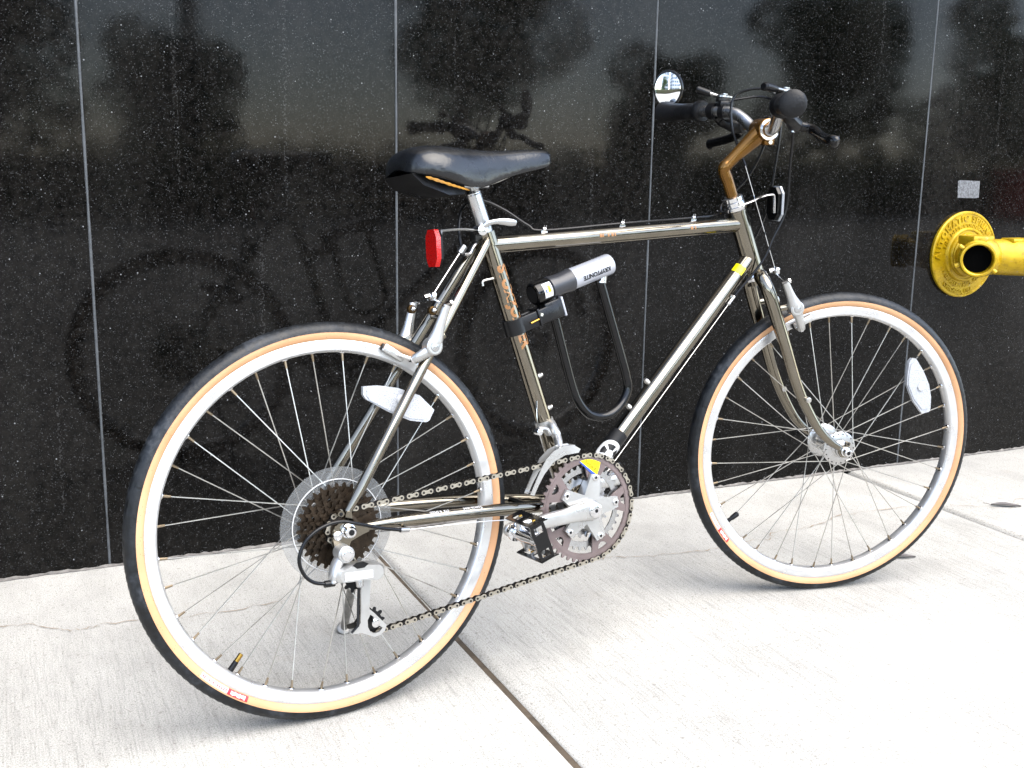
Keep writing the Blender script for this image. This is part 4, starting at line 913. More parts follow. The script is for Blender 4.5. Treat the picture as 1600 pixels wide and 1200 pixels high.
for t, hw, y0, y1 in ((-0.012, 0.008, -0.066, -0.0790), (-0.006, 0.0165, -0.0625, -0.0820), (0.004, 0.0190, -0.0620, -0.0835), (0.020, 0.0160, -0.0640, -0.0835), (0.050, 0.0132, -0.0690, -0.0850), (0.110, 0.0118, -0.0740, -0.0880), (0.150, 0.0115, -0.0770, -0.0905), (0.168, 0.0118, -0.0775, -0.0910), (0.178, 0.009, -0.0785, -0.0900), (0.182, 0.004, -0.0800, -0.0885)):
    c = da*t; m_ = (y0+y1)/2; h_ = abs(y1-y0)/2; secs.append([c+dz_*(hw*math.copysign(abs(math.cos(a))**0.55, math.cos(a)))+V((0, m_+h_*math.copysign(abs(math.sin(a))**0.55, math.sin(a)), 0)) for a in [2*PI*k/20 for k in range(20)]])
mb.loft(secs); part('crank_arm', mb, ck, ang=50)
mb = MB().mat('polished').lathe([(0.0125, -0.0836), (0.0125, -0.0850), (0.0105, -0.0862), (0.0040, -0.0864)], n=28); mb.mat('black_print').lathe([(0.0036, -0.0865), (0.0, -0.0867)], n=6); part('crank_bolt', mb, ck)
for a in B5:
    mb = MB().mat('polished').lathe([(0.0058, -0.0662), (0.0058, -0.0672), (0.0045, -0.0680), (0.0024, -0.0680)], (0.0548*math.cos(a), 0, 0.0548*math.sin(a)), (0, 1, 0), 16)
    mb.mat('black_print').lathe([(0.0026, -0.0681), (0.0, -0.0683)], (0.0548*math.cos(a), 0, 0.0548*math.sin(a)), (0, 1, 0), 8); part('ring_bolt', mb, ck)
# small print on the arm
v_, f_ = text2d('ms', 0.0085); mb = MB().mat('grey_print'); mb.add([da*(0.126)+V((q.x, -0.0894, 0))+V((0, 0, q.y-0.006)) for q in v_], f_); part('arm_print', mb, ck)
# yellow sticker on the large ring
mb = MB().mat('yellow_print'); pts = [(0.4330, 0.3632), (0.4420, 0.3646), (0.4515, 0.3645), (0.4640, 0.3612), (0.4748, 0.3560), (0.4715, 0.3450), (0.4668, 0.3352)]
mb.plate([(a-CR.x, b-CR.z) for a, b in pts], [], -0.0604, -0.0600)
mb.mat('blue_print').plate([(a-CR.x, b-CR.z) for a, b in ((0.4318, 0.3615), (0.4335, 0.3630), (0.4668, 0.3350), (0.4585, 0.3360))], [], -0.0603, -0.0599)
v_, f_ = text2d('biopace', 0.0088, 0, 0.00012); ang_ = math.atan2(0.3352-0.3632, 0.4668-0.4330); mb.mat('black_print'); c_, s_ = math.cos(ang_), math.sin(ang_)
mb.add([V((0.4530-CR.x+q.x*c_-q.y*s_, -0.0606, 0.3515-CR.z+q.x*s_+q.y*c_)) for q in v_], f_); part('ring_sticker', mb, ck)
# far-side crank and pedal pointing forward
mb = MB().mat('painted_alloy'); secs = []
for t, hw, y0, y1 in ((-0.010, 0.010, 0.050, 0.064), (0.0, 0.0180, 0.048, 0.068), (0.02, 0.0150, 0.052, 0.070), (0.11, 0.0115, 0.070, 0.084), (0.168, 0.0118, 0.0775, 0.091), (0.180, 0.006, 0.0785, 0.089)):
    c = -da*t; m_ = (y0+y1)/2; h_ = abs(y1-y0)/2; secs.append([c+dz_*(hw*math.copysign(abs(math.cos(a))**0.55, math.cos(a)))+V((0, m_+h_*math.copysign(abs(math.sin(a))**0.55, math.sin(a)), 0)) for a in [2*PI*k/16 for k in range(16)]])
mb.loft(secs); part('far_crank_arm', mb, ck, ang=50)
mb = MB().mat('alloy').lathe([(0.016, -0.050), (0.0145, -0.030), (0.0145, 0.030), (0.0175, 0.0345), (0.0175, 0.040)], n=20); part('axle_cups', mb, ck)

def pedal(name, c, s, tilt):
    """c: spindle at the crank; body runs outwards (s*Y); cage plates above and below after the tilt"""
    root = MB().mat('polished'); y = lambda t: s*t
    root.lathe([(0.0070, -0.004), (0.0070, 0.006), (0.0150, 0.0065), (0.0158, 0.009), (0.0158, 0.0135), (0.0105, 0.0150), (0.0100, 0.020), (0.0125, 0.026), (0.0130, 0.045), (0.0115, 0.070), (0.0125, 0.082), (0.0100, 0.088), (0.0, 0.0885)], c, (0, s, 0), 24)
    pd = part(name, root, bike); R_ = Matrix.Translation(c) @ Matrix.Rotation(tilt, 4, 'Y')
    mb = MB().mat('alloy')
    for u_ in (-1, 1):
        for t in (0.032, 0.074): mb.tube([R_ @ V((0, y(t), u_*0.008)), R_ @ V((0.001, y(t+0.002*u_), u_*0.030))], [0.0075, 0.0055], 10, flat=(0.7, 1.1))
    part('body_arms', mb, pd)
    for u_ in (-1, 1):
        mb = MB().mat('black_gloss'); n = 10; top = []
        for k in range(n+1): t = 0.016+0.074*k/n; top.append((t, 0.0155)); top.append((t+0.0035, 0.0185))
        poly = top+[(0.0915, 0.010), (0.0915, -0.0120), (0.014, -0.0120), (0.014, 0.010)]
        hl = [[(0.024, 0.006), (0.044, 0.006), (0.044, -0.006), (0.024, -0.006)], [(0.054, 0.006), (0.084, 0.006), (0.084, -0.006), (0.054, -0.006)]]
        Tp = R_ @ Matrix(((0, 0, 1.05, 0), (s, 0, 0, 0), (0, 1, 0, 0), (0, 0, 0, 1)))
        za, zb = sorted((u_*0.030, u_*0.0322)); mb.plate(poly, hl, za, zb, Tp); part('cage_plate', mb, pd, ang=20)
        mb = MB().mat('brass').lathe([(0.0034, 0), (0.0028, 0.0015)], R_ @ V((0.004, y(0.036), u_*0.0322)), (R_.to_3x3() @ V((0, 0, u_))), 8); mb.lathe([(0.0034, 0), (0.0028, 0.0015)], R_ @ V((0.004, y(0.076), u_*0.0322)), (R_.to_3x3() @ V((0, 0, u_))), 8); part('rivet', mb, pd)
    mb = MB().mat('black_gloss'); o = [(-0.0125, 0.0295), (0.0125, 0.0295), (0.0135, 0.016), (0.0125, 0.0), (0.0135, -0.016), (0.0125, -0.0295), (-0.0125, -0.0295), (-0.0135, -0.016), (-0.0120, 0.0), (-0.0135, 0.016)]
    hl = [[(-0.008, 0.0255), (-0.008, 0.0135), (0.008, 0.0135), (0.008, 0.0255)], [(-0.008, -0.0255), (0.008, -0.0255), (0.008, -0.0135), (-0.008, -0.0135)]]
    ya, yb = sorted((y(0.0885), y(0.0912))); mb.plate(o, hl, ya, yb, R_); part('end_plate', mb, pd, ang=20)
    return pd
pedal('pedal', V((0.2775, -0.0900, 0.2725)), -1, rad(-18))
pfar = CR-V((PED.x, 0, PED.z)); pedal('pedal', V((pfar.x, 0.0900, pfar.z)), 1, rad(60))

# ------------------------------------------------------------------ chain: links along the real path round ring, pulleys and sprocket
LP = V((0.0365, 0, 0.1610)); UP = V((0.0130, 0, 0.2320)); RP = 0.0127*10/(2*PI)
circs = [(CR.x, CR.z, R46, -1), (LP.x, LP.z, RP, -1), (UP.x, UP.z, RP, 1), (0.0, WR, 0.0127*14/(2*PI), -1)]   # -1 clockwise seen from the right
def tangent(c1, c2):
    (x1_, z1_, r1, o1), (x2_, z2_, r2, o2) = c1, c2; dx, dz2 = x2_-x1_, z2_-z1_; d = math.hypot(dx, dz2); base_ = math.atan2(dz2, dx)
    a1_, b1_ = -o1*r1, -o2*r2; k = math.acos(max(-1, min(1, (a1_-b1_)/d)))
    n_ = base_+k      # unit normal pointing to the left of travel; centre offset sign a1
    nx, nz = math.cos(n_), math.sin(n_); return (x1_+nx*a1_, z1_+nz*a1_), (x2_+nx*b1_, z2_+nz*b1_)
path = []; tg = [tangent(circs[i], circs[(i+1) % 4]) for i in range(4)]
for i in range(4):
    cx, cz, r, o = circs[i]; pin = tg[i-1][1]; pout = tg[i][0]
    a0 = math.atan2(pin[1]-cz, pin[0]-cx); a1 = math.atan2(pout[1]-cz, pout[0]-cx)
    if o < 0:
        while a1 > a0: a1 -= 2*PI
        while a1 < a0-2*PI: a1 += 2*PI
    else:
        while a1 < a0: a1 += 2*PI
        while a1 > a0+2*PI: a1 -= 2*PI
    k = max(2, int(abs(a1-a0)/0.05))
    for j in range(k+1): a = a0+(a1-a0)*j/k; path.append((cx+r*math.cos(a), cz+r*math.sin(a)))
    q0, q1 = tg[i]
    for j in range(1, 40): path.append((q0[0]+(q1[0]-q0[0])*j/40, q0[1]+(q1[1]-q0[1])*j/40))
path.append(path[0]); P_ = np.array(path); sl = np.concatenate([[0], np.cumsum(np.hypot(*np.diff(P_, axis=0).T))]); NL = int(round(sl[-1]/0.0127/2))*2
pin = np.stack([np.interp(np.arange(NL)*sl[-1]/NL, sl, P_[:, 0]), np.interp(np.arange(NL)*sl[-1]/NL, sl, P_[:, 1])], 1)
def link_mesh(outer):
    mb = MB().mat('chain_outer' if outer else 'chain_inner'); p_ = 0.0127; o = []
    R_ = 0.0042 if outer else 0.0044; wst = 0.0026
    for k in range(7): a = PI/2+PI*k/6; o.append((R_*math.cos(a), R_*math.sin(a)))
    o.append((p_/2, -wst))
    for k in range(7): a = -PI/2+PI*k/6; o.append((p_+R_*math.cos(a), R_*math.sin(a)))
    o.append((p_/2, wst))
    ys = ((-0.0042, -0.0032), (0.0032, 0.0042)) if outer else ((-0.0030, -0.0020), (0.0020, 0.0030))
    for y0, y1 in ys: mb.plate(o, [], y0, y1)
    if outer:
        mb.mat('chain_inner')
        for x in (0, p_): mb.lathe([(0.0019, -0.0047), (0.0019, 0.0047)], (x, 0, 0), (0, 1, 0), 8)
    else:
        mb.mat('chain_inner')
        for x in (0, p_): mb.lathe([(0.0038, -0.0020), (0.0038, 0.0020)], (x, 0, 0), (0, 1, 0), 8)
    return mb.mesh('chain_link', ang=30)
chain = link('chain', None, bike); lm = [link_mesh(True), link_mesh(False)]
for k in range(NL):
    a, b = pin[k], pin[(k+1) % NL]; o = link('chain_link', lm[k % 2], chain); o.location = (a[0], -0.0578, a[1]); o.rotation_euler = (0, -math.atan2(b[1]-a[1], b[0]-a[0]), 0)

# ------------------------------------------------------------------ rear derailleur
rd = MB().mat('painted_alloy')
rd.lathe([(0.0105, -0.070), (0.0130, -0.0715), (0.0130, -0.0950), (0.0115, -0.0965)], (-0.0130, 0, 0.2825), (0, 1, 0), 24)
rd.tube(spline([V((-0.0150, -0.082, 0.2800)), V((-0.0270, -0.084, 0.2640)), V((-0.0330, -0.086, 0.2450)), V((-0.0335, -0.088, 0.2385))], 4), [.0118]*4+[.0115]*4+[.0095]*4+[.007], 14, flat=(1.0, 0.7))
def rbox(mb, pts, y0, y1, bev=0.004):
    cx = sum(p[0] for p in pts)/len(pts); cz = sum(p[1] for p in pts)/len(pts); k = lambda f: [(cx+(x-cx)*f, cz+(z-cz)*f) for x, z in pts]
    mb.loft([[V((x, yy, z)) for x, z in k(f)] for f, yy in ((0.86, y0), (1.0, y0+bev*(1 if y1 > y0 else -1)), (1.0, y1-bev*(1 if y1 > y0 else -1)), (0.88, y1))])
body = [(-0.0300, 0.2600), (-0.0120, 0.2660), (0.0150, 0.2650), (0.0300, 0.2625)]+[(0.0330+0.0135*math.cos(a), 0.2490+0.0135*math.sin(a)) for a in [PI*0.42-PI*0.9*k/8 for k in range(9)]]+[(0.0100, 0.2395), (-0.0120, 0.2400), (-0.0290, 0.2420), (-0.0330, 0.2500)]
rbox(rd, body, -0.0740, -0.1010, 0.005)
der = part('rear_derailleur', rd, bike, ang=35)
mb = MB().mat('polished').lathe([(0.0090, -0.0966), (0.0090, -0.0990), (0.0075, -0.1000), (0.0042, -0.1000)], (-0.0130, 0, 0.2825), (0, 1, 0), 24); mb.mat('grey_print').lathe([(0.0042, -0.0999), (0.0, -0.0990)], (-0.0130, 0, 0.2825), (0, 1, 0), 6); part('pivot_bolt', mb, der)
mb = MB().mat('white_print').plate([(-0.0200, 0.2570), (0.0250, 0.2545), (0.0250, 0.2425), (-0.0200, 0.2445)], [], -0.1016, -0.1008); part('face_plate', mb, der)
mb = MB().mat('black_plastic').plate([(-0.0060, 0.2655), (0.0, 0.2690), (0.0110, 0.2690), (0.0190, 0.2650), (0.0120, 0.2600), (0.0, 0.2600)], [], -0.1013, -0.0990); part('black_plate', mb, der)  # small black plate on the upper front edge of the body
dxc = lambda L: [(x+0.004, z+0.002) for x, z in L]
out = [(0.0130, 0.2420), (0.0290, 0.2420), (0.0285, 0.2300), (0.0255, 0.2000), (0.0240, 0.1830), (0.0310, 0.1760), (0.0420, 0.1630), (0.0510, 0.1520), (0.0480, 0.1440), (0.0400, 0.1385), (0.0300, 0.1375), (0.0200, 0.1420), (0.0100, 0.1475), (-0.0060, 0.1490), (-0.0090, 0.1510), (-0.0095, 0.1560), (0.0030, 0.1575), (0.0085, 0.1640), (0.0105, 0.1830), (0.0120, 0.2150)]
hole = [(0.0250, 0.1740), (0.0305, 0.1690), (0.0290, 0.1620), (0.0330, 0.1550), (0.0400, 0.1530), (0.0440, 0.1490), (0.0380, 0.1435), (0.0300, 0.1430), (0.0235, 0.1470), (0.0200, 0.1550), (0.0200, 0.1660)]
out = dxc(out); hole = dxc(hole); mb = MB().mat('painted_alloy').plate(out, [hole], -0.0730, -0.0690); part('cage_outer', mb, der, ang=20)
mb = MB().mat('dark_steel').plate([(x+0.005, z) for x, z in out], [hole and [(x+0.005, z) for x, z in hole]], -0.0470, -0.0450); part('cage_inner', mb, der, ang=20)
for c in (LP, UP):
    mb = MB().mat('black_plastic').plate([(c.x+x, c.z+z) for x, z in sprocket_outline(10, RP-0.0015, 0.0030)], [], -0.0592, -0.0564); mb.mat('polished').lathe([(0.0050, -0.0690), (0.0065, -0.0740), (0.0065, -0.0752), (0.0040, -0.0758), (0.0022, -0.0758)], (c.x, 0, c.z), (0, 1, 0), 16); mb.mat('black_print').lathe([(0.0022, -0.0757), (0.0, -0.0757)], (c.x, 0, c.z), (0, 1, 0), 6); part('pulley', mb, der)
mb = MB().mat('alloy').lathe([(0.0050, 0.0), (0.0060, 0.006), (0.0060, 0.014), (0.0035, 0.016)], (0.0110, -0.080, 0.2400), (0.05, 0, -1), 12); mb.mat('black_plastic').tube([V((0.0110, -0.076, 0.226)), V((0.0070, -0.0745, 0.163)), V((-0.004, -0.0745, 0.154))], [0.0022, 0.0024, 0.002], 8); part('cage_stop', mb, der)
wire('gear_housing', [V((0.0860, -0.0780, 0.3010)), V((0.0500, -0.0840, 0.3110)), V((0.0103, -0.090, 0.3250)), V((-0.0200, -0.090, 0.3330)), V((-0.0503, -0.090, 0.3275)), V((-0.0740, -0.090, 0.3110)), V((-0.0850, -0.090, 0.2860)), V((-0.0790, -0.090, 0.2630)), V((-0.0649, -0.090, 0.2485)), V((-0.0430, -0.0895, 0.2415))], 0.0028, 'housing', n=10)
mb = MB().mat('alloy').tube([V((0.0830, -0.0785, 0.3018)), V((0.0990, -0.0740, 0.2990))], 0.0040, 10); mb.mat('smoked_chrome').tube([V((0.0930, -0.0755, 0.3000)), V((0.0930, -0.0600, 0.3070))], 0.0040, 8); part('cable_stop', mb, frame)
wire('gear_wire', [V((0.0980, -0.0740, 0.2990)), V((0.25, -0.058, 0.2860)), V((0.42, -0.018, 0.2570))], 0.0009, 'spoke_steel')
mb = MB().mat('black_plastic').tube([V((-0.0480, -0.0890, 0.2420)), V((-0.0320, -0.0880, 0.2410))], 0.0052, 10); part('barrel_adjuster', mb, der)
mb = MB().mat('polished').lathe([(0.0050, -0.0735), (0.0070, -0.0750), (0.0070, -0.0785), (0.0040, -0.0800), (0.0, -0.0802)], (-0.0185, 0, 0.3085), (0, 1, 0), 14); part('hanger_bolt', mb, bike)

# ------------------------------------------------------------------ front derailleur
stp_ = lambda z: BB+(STT-BB)*((z-BB.z)/(STT.z-BB.z))
mb = MB().mat('painted_alloy').tube([stp_(0.415), stp_(0.432)], 0.0172, 20)
mb.tube(spline([stp_(0.424)+V((0.004, -0.014, 0)), V((0.4010, -0.026, 0.4200)), V((0.4030, -0.036, 0.4060)), V((0.3990, -0.048, 0.3930)), V((0.3960, -0.056, 0.3830))], 5), [.0105]*5+[.0100]*5+[.0085]*5+[.0078]*5+[.007], 12, flat=(1.1, 0.8))
mb.tube(spline([V((0.3900, -0.030, 0.4120)), V((0.380, -0.034, 0.4230)), V((0.3660, -0.036, 0.4240))], 4), [.007]*4+[.0055]*4+[.005], 10, flat=(1.0, 0.7))
mb.mat('polished').lathe([(0.0055, -0.005), (0.0055, 0.007), (0.003, 0.008)], (0.3640, -0.037, 0.4190), (0, -1, 0), 10); fd = part('front_derailleur', mb, bike)
cg = [(0.3270, 0.3205), (0.3345, 0.3180), (0.3440, 0.3345), (0.3560, 0.3520), (0.3750, 0.3700), (0.3980, 0.3790), (0.4260, 0.3800), (0.4300, 0.3860), (0.4160, 0.3945), (0.3960, 0.3950), (0.3760, 0.3885), (0.3600, 0.3760), (0.3470, 0.3560), (0.3350, 0.3350)]
mb = MB().mat('painted_alloy').plate(cg, [], -0.0672, -0.0655); part('cage_plate', mb, fd, ang=20)
mb = MB().mat('painted_alloy').plate([(x-0.003, z+0.001) for x, z in cg], [], -0.0525, -0.0512); mb.plate([(0.3880, 0.3900), (0.4200, 0.3905), (0.4200, 0.3938), (0.3880, 0.3938)], [], -0.0655, -0.0500); mb.plate([(0.3290, 0.3230), (0.3330, 0.3210), (0.3345, 0.3235), (0.3305, 0.3255)], [], -0.0655, -0.0500); part('cage_inner', mb, fd, ang=20)
wire('gear_wire', [V((0.3640, -0.040, 0.4190)), V((0.3900, -0.030, 0.350)), V((0.4280, -0.012, 0.262))], 0.0009, 'spoke_steel')
wire('loose_wire_end', [V((0.3640, -0.040, 0.4190)), V((0.3625, -0.038, 0.446)), V((0.3640, -0.036, 0.4690))], 0.0008, 'polished')
mb = MB().mat('polished').tube([V((0.3632, -0.037, 0.459)), V((0.3640, -0.036, 0.4720))], 0.0017, 8); part('wire_crimp', mb, bike)

# ------------------------------------------------------------------ kickstand
kf = V((0.1208, 0.2880, 0.0290)); kp = V((0.0755, 0.0820, 0.2300))
mb = MB().mat('stand_alloy').tube([kp, kp.lerp(kf, 0.4), kf.lerp(kp, 0.03)], [.0085, .0080, .0072], 14); kd = part('kickstand', mb, bike)
dk = (kf-kp).normalized(); mb = MB().mat('stand_alloy').lathe([(0.0090, -0.016), (0.0135, -0.013), (0.0145, -0.006), (0.0120, -0.001), (0.006, 0.0)], kf, dk, 16); part('foot', mb, kd)
mb = MB().mat('stand_alloy').tube([V((0.02, 0.074, 0.318)), V((0.050, 0.078, 0.275)), kp], [0.010, 0.011, 0.0115], 12, flat=(0.6, 1.2)); part('mount', mb, kd)

# ------------------------------------------------------------------ lock bracket (clamped to the seat tube) and the U-lock it carries
bc = stp_(0.5985); mb = MB().mat('black_plastic').tube([bc-sdn*0.0135, bc+sdn*0.0135], 0.0185, 24)
bd = V((0.958, 0, 0.285)); T = Matrix(((bd.x, 0, -bd.z, bc.x), (0, 1, 0, 0), (bd.z, 0, bd.x, bc.z), (0, 0, 0, 1)))
mb.box((0.045, -0.0105, 0.0), (0.085, 0.010, 0.027), T, bev=0.003); mb.box((0.045, 0.0105, 0.0), (0.085, 0.010, 0.027), T, bev=0.003)
mb.box((0.078, 0, 0.002), (0.036, 0.030, 0.034), T, bev=0.004); br = part('lock_bracket', mb, bike, ang=25)
mb = MB().mat('silver_paint').box((0.0968, 0, 0.002), (0.004, 0.031, 0.0345), T, bev=0.001); part('edge_trim', mb, br)
mb = MB().mat('black_plastic').box((0.043, -0.002, 0), (0.004, 0.033, 0.031), T, bev=0.001); mb.mat('brass').tube([T @ V((0.022, -0.0195, -0.002)), T @ V((0.039, -0.0195, -0.001))], 0.0016, 8); mb.mat('polished').lathe([(0.0035, 0), (0.0030, 0.003)], T @ V((0.0475, -0.0160, 0.004)), (0, -1, 0), 8); part('clamp_screw', mb, br)
lock = link('u_lock', None); lock.rotation_euler = (-LEAN, 0, 0)
tag(lock, 'silver and black U-lock hanging upside down from the seat tube bracket', 'lock')
A0, A1 = V((0.3845, 0, 0.6495)), V((0.5480, 0, 0.6975)); ad = (A1-A0).normalized(); an = V((-ad.z, 0, ad.x)); AL = (A1-A0).length
LT = Matrix(((ad.x, 0, an.x, A0.x), (0, 1, 0, 0), (ad.z, 0, an.z, A0.z), (0, 0, 0, 1)))
pth = [V((0.4175, 0, 0.6450)), V((0.4260, 0, 0.6180)), V((0.4343, 0, 0.5871)), V((0.4475, 0, 0.5350)), V((0.4606, 0, 0.4870)), V((0.4735, 0, 0.4560)), V((0.4950, 0, 0.4325)), V((0.5221, 0, 0.4249)), V((0.5480, 0, 0.4300)), V((0.5690, 0, 0.4460)), V((0.5820, 0, 0.4700)), V((0.5825, 0, 0.4960)), V((0.5745, 0, 0.5250)), V((0.5560, 0, 0.5850)), V((0.5309, 0, 0.6664)), V((0.5270, 0, 0.6800))]
pth = [q+V((-0.004 if i > 10 else 0, 0, 0)) for i, q in enumerate(pth)]
part('shackle', MB().mat('black_gloss').tube(spline(pth, 6), 0.0083, 18), lock)
mb = MB().mat('silver_paint').lathe([(0.0186, 0.0820), (0.0192, 0.0825), (0.0192, AL-0.004), (0.0180, AL-0.001), (0.0150, AL)], A0, ad, 36); bar_ = part('crossbar', mb, lock)
secs = []
for t, hz, hy in ((0.0335, 0.0190, 0.0190), (0.0345, 0.0203, 0.0203), (0.040, 0.0205, 0.0205), (0.050, 0.0190, 0.0200), (0.060, 0.0186, 0.0198), (0.072, 0.0195, 0.0202), (0.0815, 0.0203, 0.0203), (0.0825, 0.0194, 0.0194)):
    secs.append([LT @ V((t, hy*math.cos(2*PI*k/28), hz*math.sin(2*PI*k/28))) for k in range(28)])
part('key_cover', MB().mat('grey_plastic').loft(secs), lock)
mb = MB().mat('black_gloss').lathe([(0.0175, 0.0), (0.0200, 0.002), (0.0208, 0.006), (0.0208, 0.030), (0.0195, 0.0335)], A0, ad, 36); mb.mat('black_print').lathe([(0.0150, -0.0003), (0.0, -0.0006)], A0, ad, 24); part('end_cap', mb, lock)
mb = MB().mat('black_plastic').tube([V((0.4180, 0, 0.6470)), V((0.4235, 0, 0.6270))], 0.0125, 16); mb.mat('alloy').tube([V((0.5300, 0, 0.6770)), V((0.5285, 0, 0.6640))], 0.0100, 14); part('collar', mb, lock)
def lockprint(body, size, t, ang0, mat, bold, parent, sp=1.0):
    vs, fs = text2d(body, size, 0, bold, sp); res = []
    for q in vs:      # upside down: runs from the far end back towards the key end
        a = ang0+(q.y)/0.0192; res.append(LT @ V((t-q.x, -(0.0192+0.0004)*math.cos(a), -(0.0192+0.0004)*math.sin(a))))
    return part('print', MB().mat(mat).add(res, fs), parent)
lockprint('KRYPTONITE', 0.0108, 0.1275, 0.02, 'black_print', 0.00045, bar_, 0.92)
lockprint('EVOLUTION', 0.0048, 0.1300, -0.42, 'grey_print', 0.0, bar_)
mb = MB().mat('white_print'); 
def lp_(mb, t0, t1, a0, a1, lift):
    vs = []; fs = []
    for i in range(9):
        a = a0+(a1-a0)*i/8
        for t in (t0, t1): vs.append(LT @ V((t, -(0.0208+lift)*math.cos(a), (0.0208+lift)*math.sin(a))))
    for i in range(8): fs.append((2*i, 2*i+1, 2*i+3, 2*i+2))
    mb.add(vs, fs)
lp_(mb, 0.0130, 0.0300, -0.55, 0.75, 0.0003); mb.mat('yellow_print'); lp_(mb, 0.0210, 0.0265, -0.10, 0.45, 0.0006); mb.mat('blue_print'); lp_(mb, 0.0160, 0.0180, -0.1, 0.2, 0.0006); part('sticker', mb, lock)

# ------------------------------------------------------------------ fire department connection on the wall
FC = V((2.1220, 0, 0.6237)); fdc = link('fire_department_connection', None, None, WF); tag(fdc, 'gold painted brass fire hose connection with round lettered plate on the wall', 'pipe fitting')
mb = MB().mat('gold_paint').lathe([(0.1235, 0.0), (0.1260, 0.004), (0.1260, 0.0105), (0.1235, 0.0135), (0.1190, 0.0135), (0.1180, 0.0115), (0.0800, 0.0125), (0.0785, 0.0190), (0.0755, 0.0225), (0.0715, 0.0225), (0.0700, 0.0190), (0.0650, 0.0195), (0.0620, 0.0260)], FC, (0, -1, 0), 72); part('wall_plate', mb, fdc)
mb = MB().mat('gold_paint').lathe([(0.0600, 0.0255), (0.0610, 0.0300), (0.0560, 0.0360), (0.0500, 0.0480), (0.0490, 0.1000)], FC, (0, -1, 0), 40)
d1 = V((-0.63, -0.776, 0.0)).normalized(); O1 = V((2.0140, -0.1620, 0.6240)); I1 = O1-d1*0.120
mb.lathe([(0.0470, 0.0), (0.0440, 0.04), (0.0425, 0.082)], I1, d1, 36, cap=False)
d2 = V((0.80, -0.60, 0.0)).normalized(); I2 = FC+V((-0.03, -0.060, 0.0)); mb.lathe([(0.0500, 0.0), (0.0510, 0.06), (0.0520, 0.190)], I2, d2, 36)
mb.ball(FC+V((-0.02, -0.095, 0)), 0.056, 24); mb.box(FC+V((-0.048, -0.092, 0.0490)), (0.078, 0.06, 0.026), Matrix.Identity(4), bev=0.005); mb.box(FC+V((0.075, -0.125, 0.0480)), (0.075, 0.05, 0.014), Matrix.Identity(4), bev=0.005)
part('body', mb, fdc, ang=30)
mb = MB().mat('gold_paint').lathe([(0.0415, 0.078), (0.0490, 0.080), (0.0505, 0.084), (0.0505, 0.098), (0.0480, 0.101), (0.0480, 0.110), (0.0500, 0.113), (0.0500, 0.118), (0.0475, 0.1215), (0.0430, 0.122), (0.0405, 0.120), (0.0395, 0.112), (0.0385, 0.109), (0.0392, 0.105), (0.0382, 0.101), (0.0390, 0.097), (0.0380, 0.085)], I1, d1, 44, cap=False)
side = d1.cross(V((0, 0, 1))).normalized()
for a in (rad(35), rad(215), rad(-20)):
    o_ = side*math.cos(a)+V((0, 0, 1))*math.sin(a); q = I1+d1*0.104+o_*0.052; mb.tube([I1+d1*0.104+o_*0.046, I1+d1*0.104+o_*0.062], 0.0070, 10)
part('swivel_inlet', mb, fdc)
mb = MB().mat('bore_shade').lathe([(0.0379, 0.096), (0.0379, 0.060), (0.0, 0.0595)], I1, d1, 36); part('bore', mb, fdc)
mb = MB().mat('gold_paint').lathe([(0.0540, 0.180), (0.0580, 0.184), (0.0580, 0.215), (0.0560, 0.222), (0.0500, 0.223)], I2, d2, 40, cap=False); q = I2+d2*0.165+V((0, 0, 0.062)); mb.plate([(q.x-0.014, q.z-0.014), (q.x+0.014, q.z-0.014), (q.x+0.016, q.z+0.004), (q.x+0.008, q.z+0.017), (q.x-0.006, q.z+0.015)], [], q.y-0.004, q.y+0.004); part('swivel_inlet', mb, fdc)
mb = MB().mat('bore_shade').lathe([(0.0500, 0.214), (0.0, 0.2145)], I2, d2, 30); part('bore', mb, fdc)
mb = MB().mat('gold_paint')
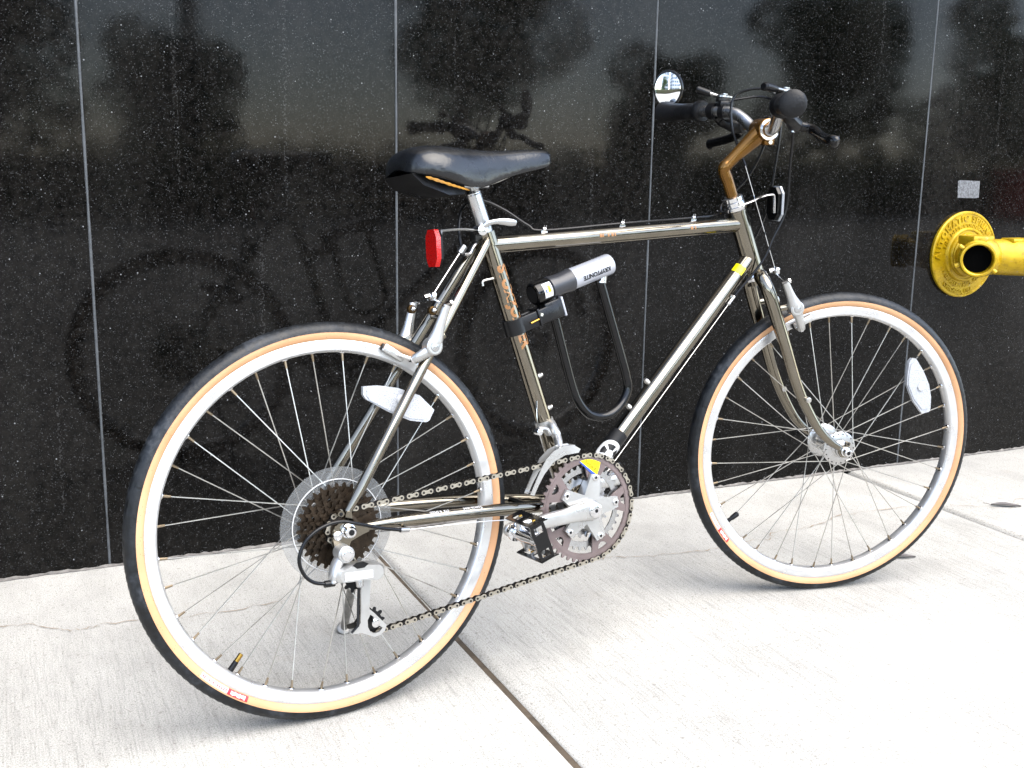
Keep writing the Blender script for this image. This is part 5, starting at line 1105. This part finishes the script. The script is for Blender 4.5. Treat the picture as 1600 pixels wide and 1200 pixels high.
def arc_text(mb, body, size, r, a_mid, flip, bold=0.0006, sp=1.05):
    vs, fs = text2d(body, size, 0.0016, bold, sp)
    res = []
    for q in vs:
        if not flip: a = a_mid-q.x/r; rr2 = r+q.y
        else: a = a_mid+q.x/r; rr2 = r-q.y
        res.append(FC+V((rr2*math.cos(a), -0.0120-0.0014-q.z*1.0, rr2*math.sin(a))))
    mb.add(res, fs)
arc_text(mb, 'AUTOMATIC SPRINKLER', 0.0250, 0.0975, rad(92), False, 0.0008, 1.22)
arc_text(mb, 'FIRE DEPT. CONNECTION', 0.0150, 0.0800, rad(92), False, 0.0005, 1.2)
arc_text(mb, 'W.D. ALLEN MFG. CO.', 0.0165, 0.0950, rad(262), True, 0.0005, 1.15); arc_text(mb, 'CHICAGO, USA', 0.0165, 0.1145, rad(260), True, 0.0005, 1.15)
tag(part('raised_lettering', mb, fdc, ang=30), kind='stuff')
# pale sticker on the granite above the fitting
mb = MB().mat('sticker_paper').plate([(2.0805, 0.8360), (2.0900, 0.8385), (2.1668, 0.8363), (2.1684, 0.7882), (2.1500, 0.7868), (2.0845, 0.7880)], [], -0.0006, -0.0001); tag(link('wall_sticker', mb.mesh('wall_sticker', smooth=False), None, WF), 'small worn grey sticker on the black wall above the gold fitting', 'sticker')

# ------------------------------------------------------------------ fallen leaves
def leaf(x, y, ang, L, label):
    mb = MB().mat('dead_leaf'); vs = []; fs = []; n = 10
    for i in range(n+1):
        t = i/n; wd = L*0.13*math.sin(PI*min(1, t*1.02))**0.8+0.0006
        for j in (-1, -0.5, 0, 0.5, 1): vs.append((L*(t-0.5), wd*j, 0.0015+0.004*abs(j)**2+0.006*math.sin(PI*t*1.3)*0.4))
    for i in range(n):
        for j in range(4): fs.append((i*5+j, i*5+j+1, i*5+6+j, i*5+5+j))
    mb.add(vs, fs); mb.tube([(-L*0.5, 0, 0.003), (-L*0.62, 0.004, 0.005), (-L*0.72, 0.010, 0.004)], 0.0007, 5)
    o = link('leaf', mb.mesh('leaf', ang=80), None, WF @ Matrix.Translation((x, y, 0)) @ Matrix.Rotation(ang, 4, 'Z')); tag(o, label, 'leaf', 'dead leaves on the pavement')
leaf(1.3700, -0.6190, rad(-18), 0.058, 'dark dead leaf lying just beside the front tyre')
leaf(1.9114, -0.4273, rad(-28), 0.078, 'dark dead leaf on the bright pavement beyond the front wheel')
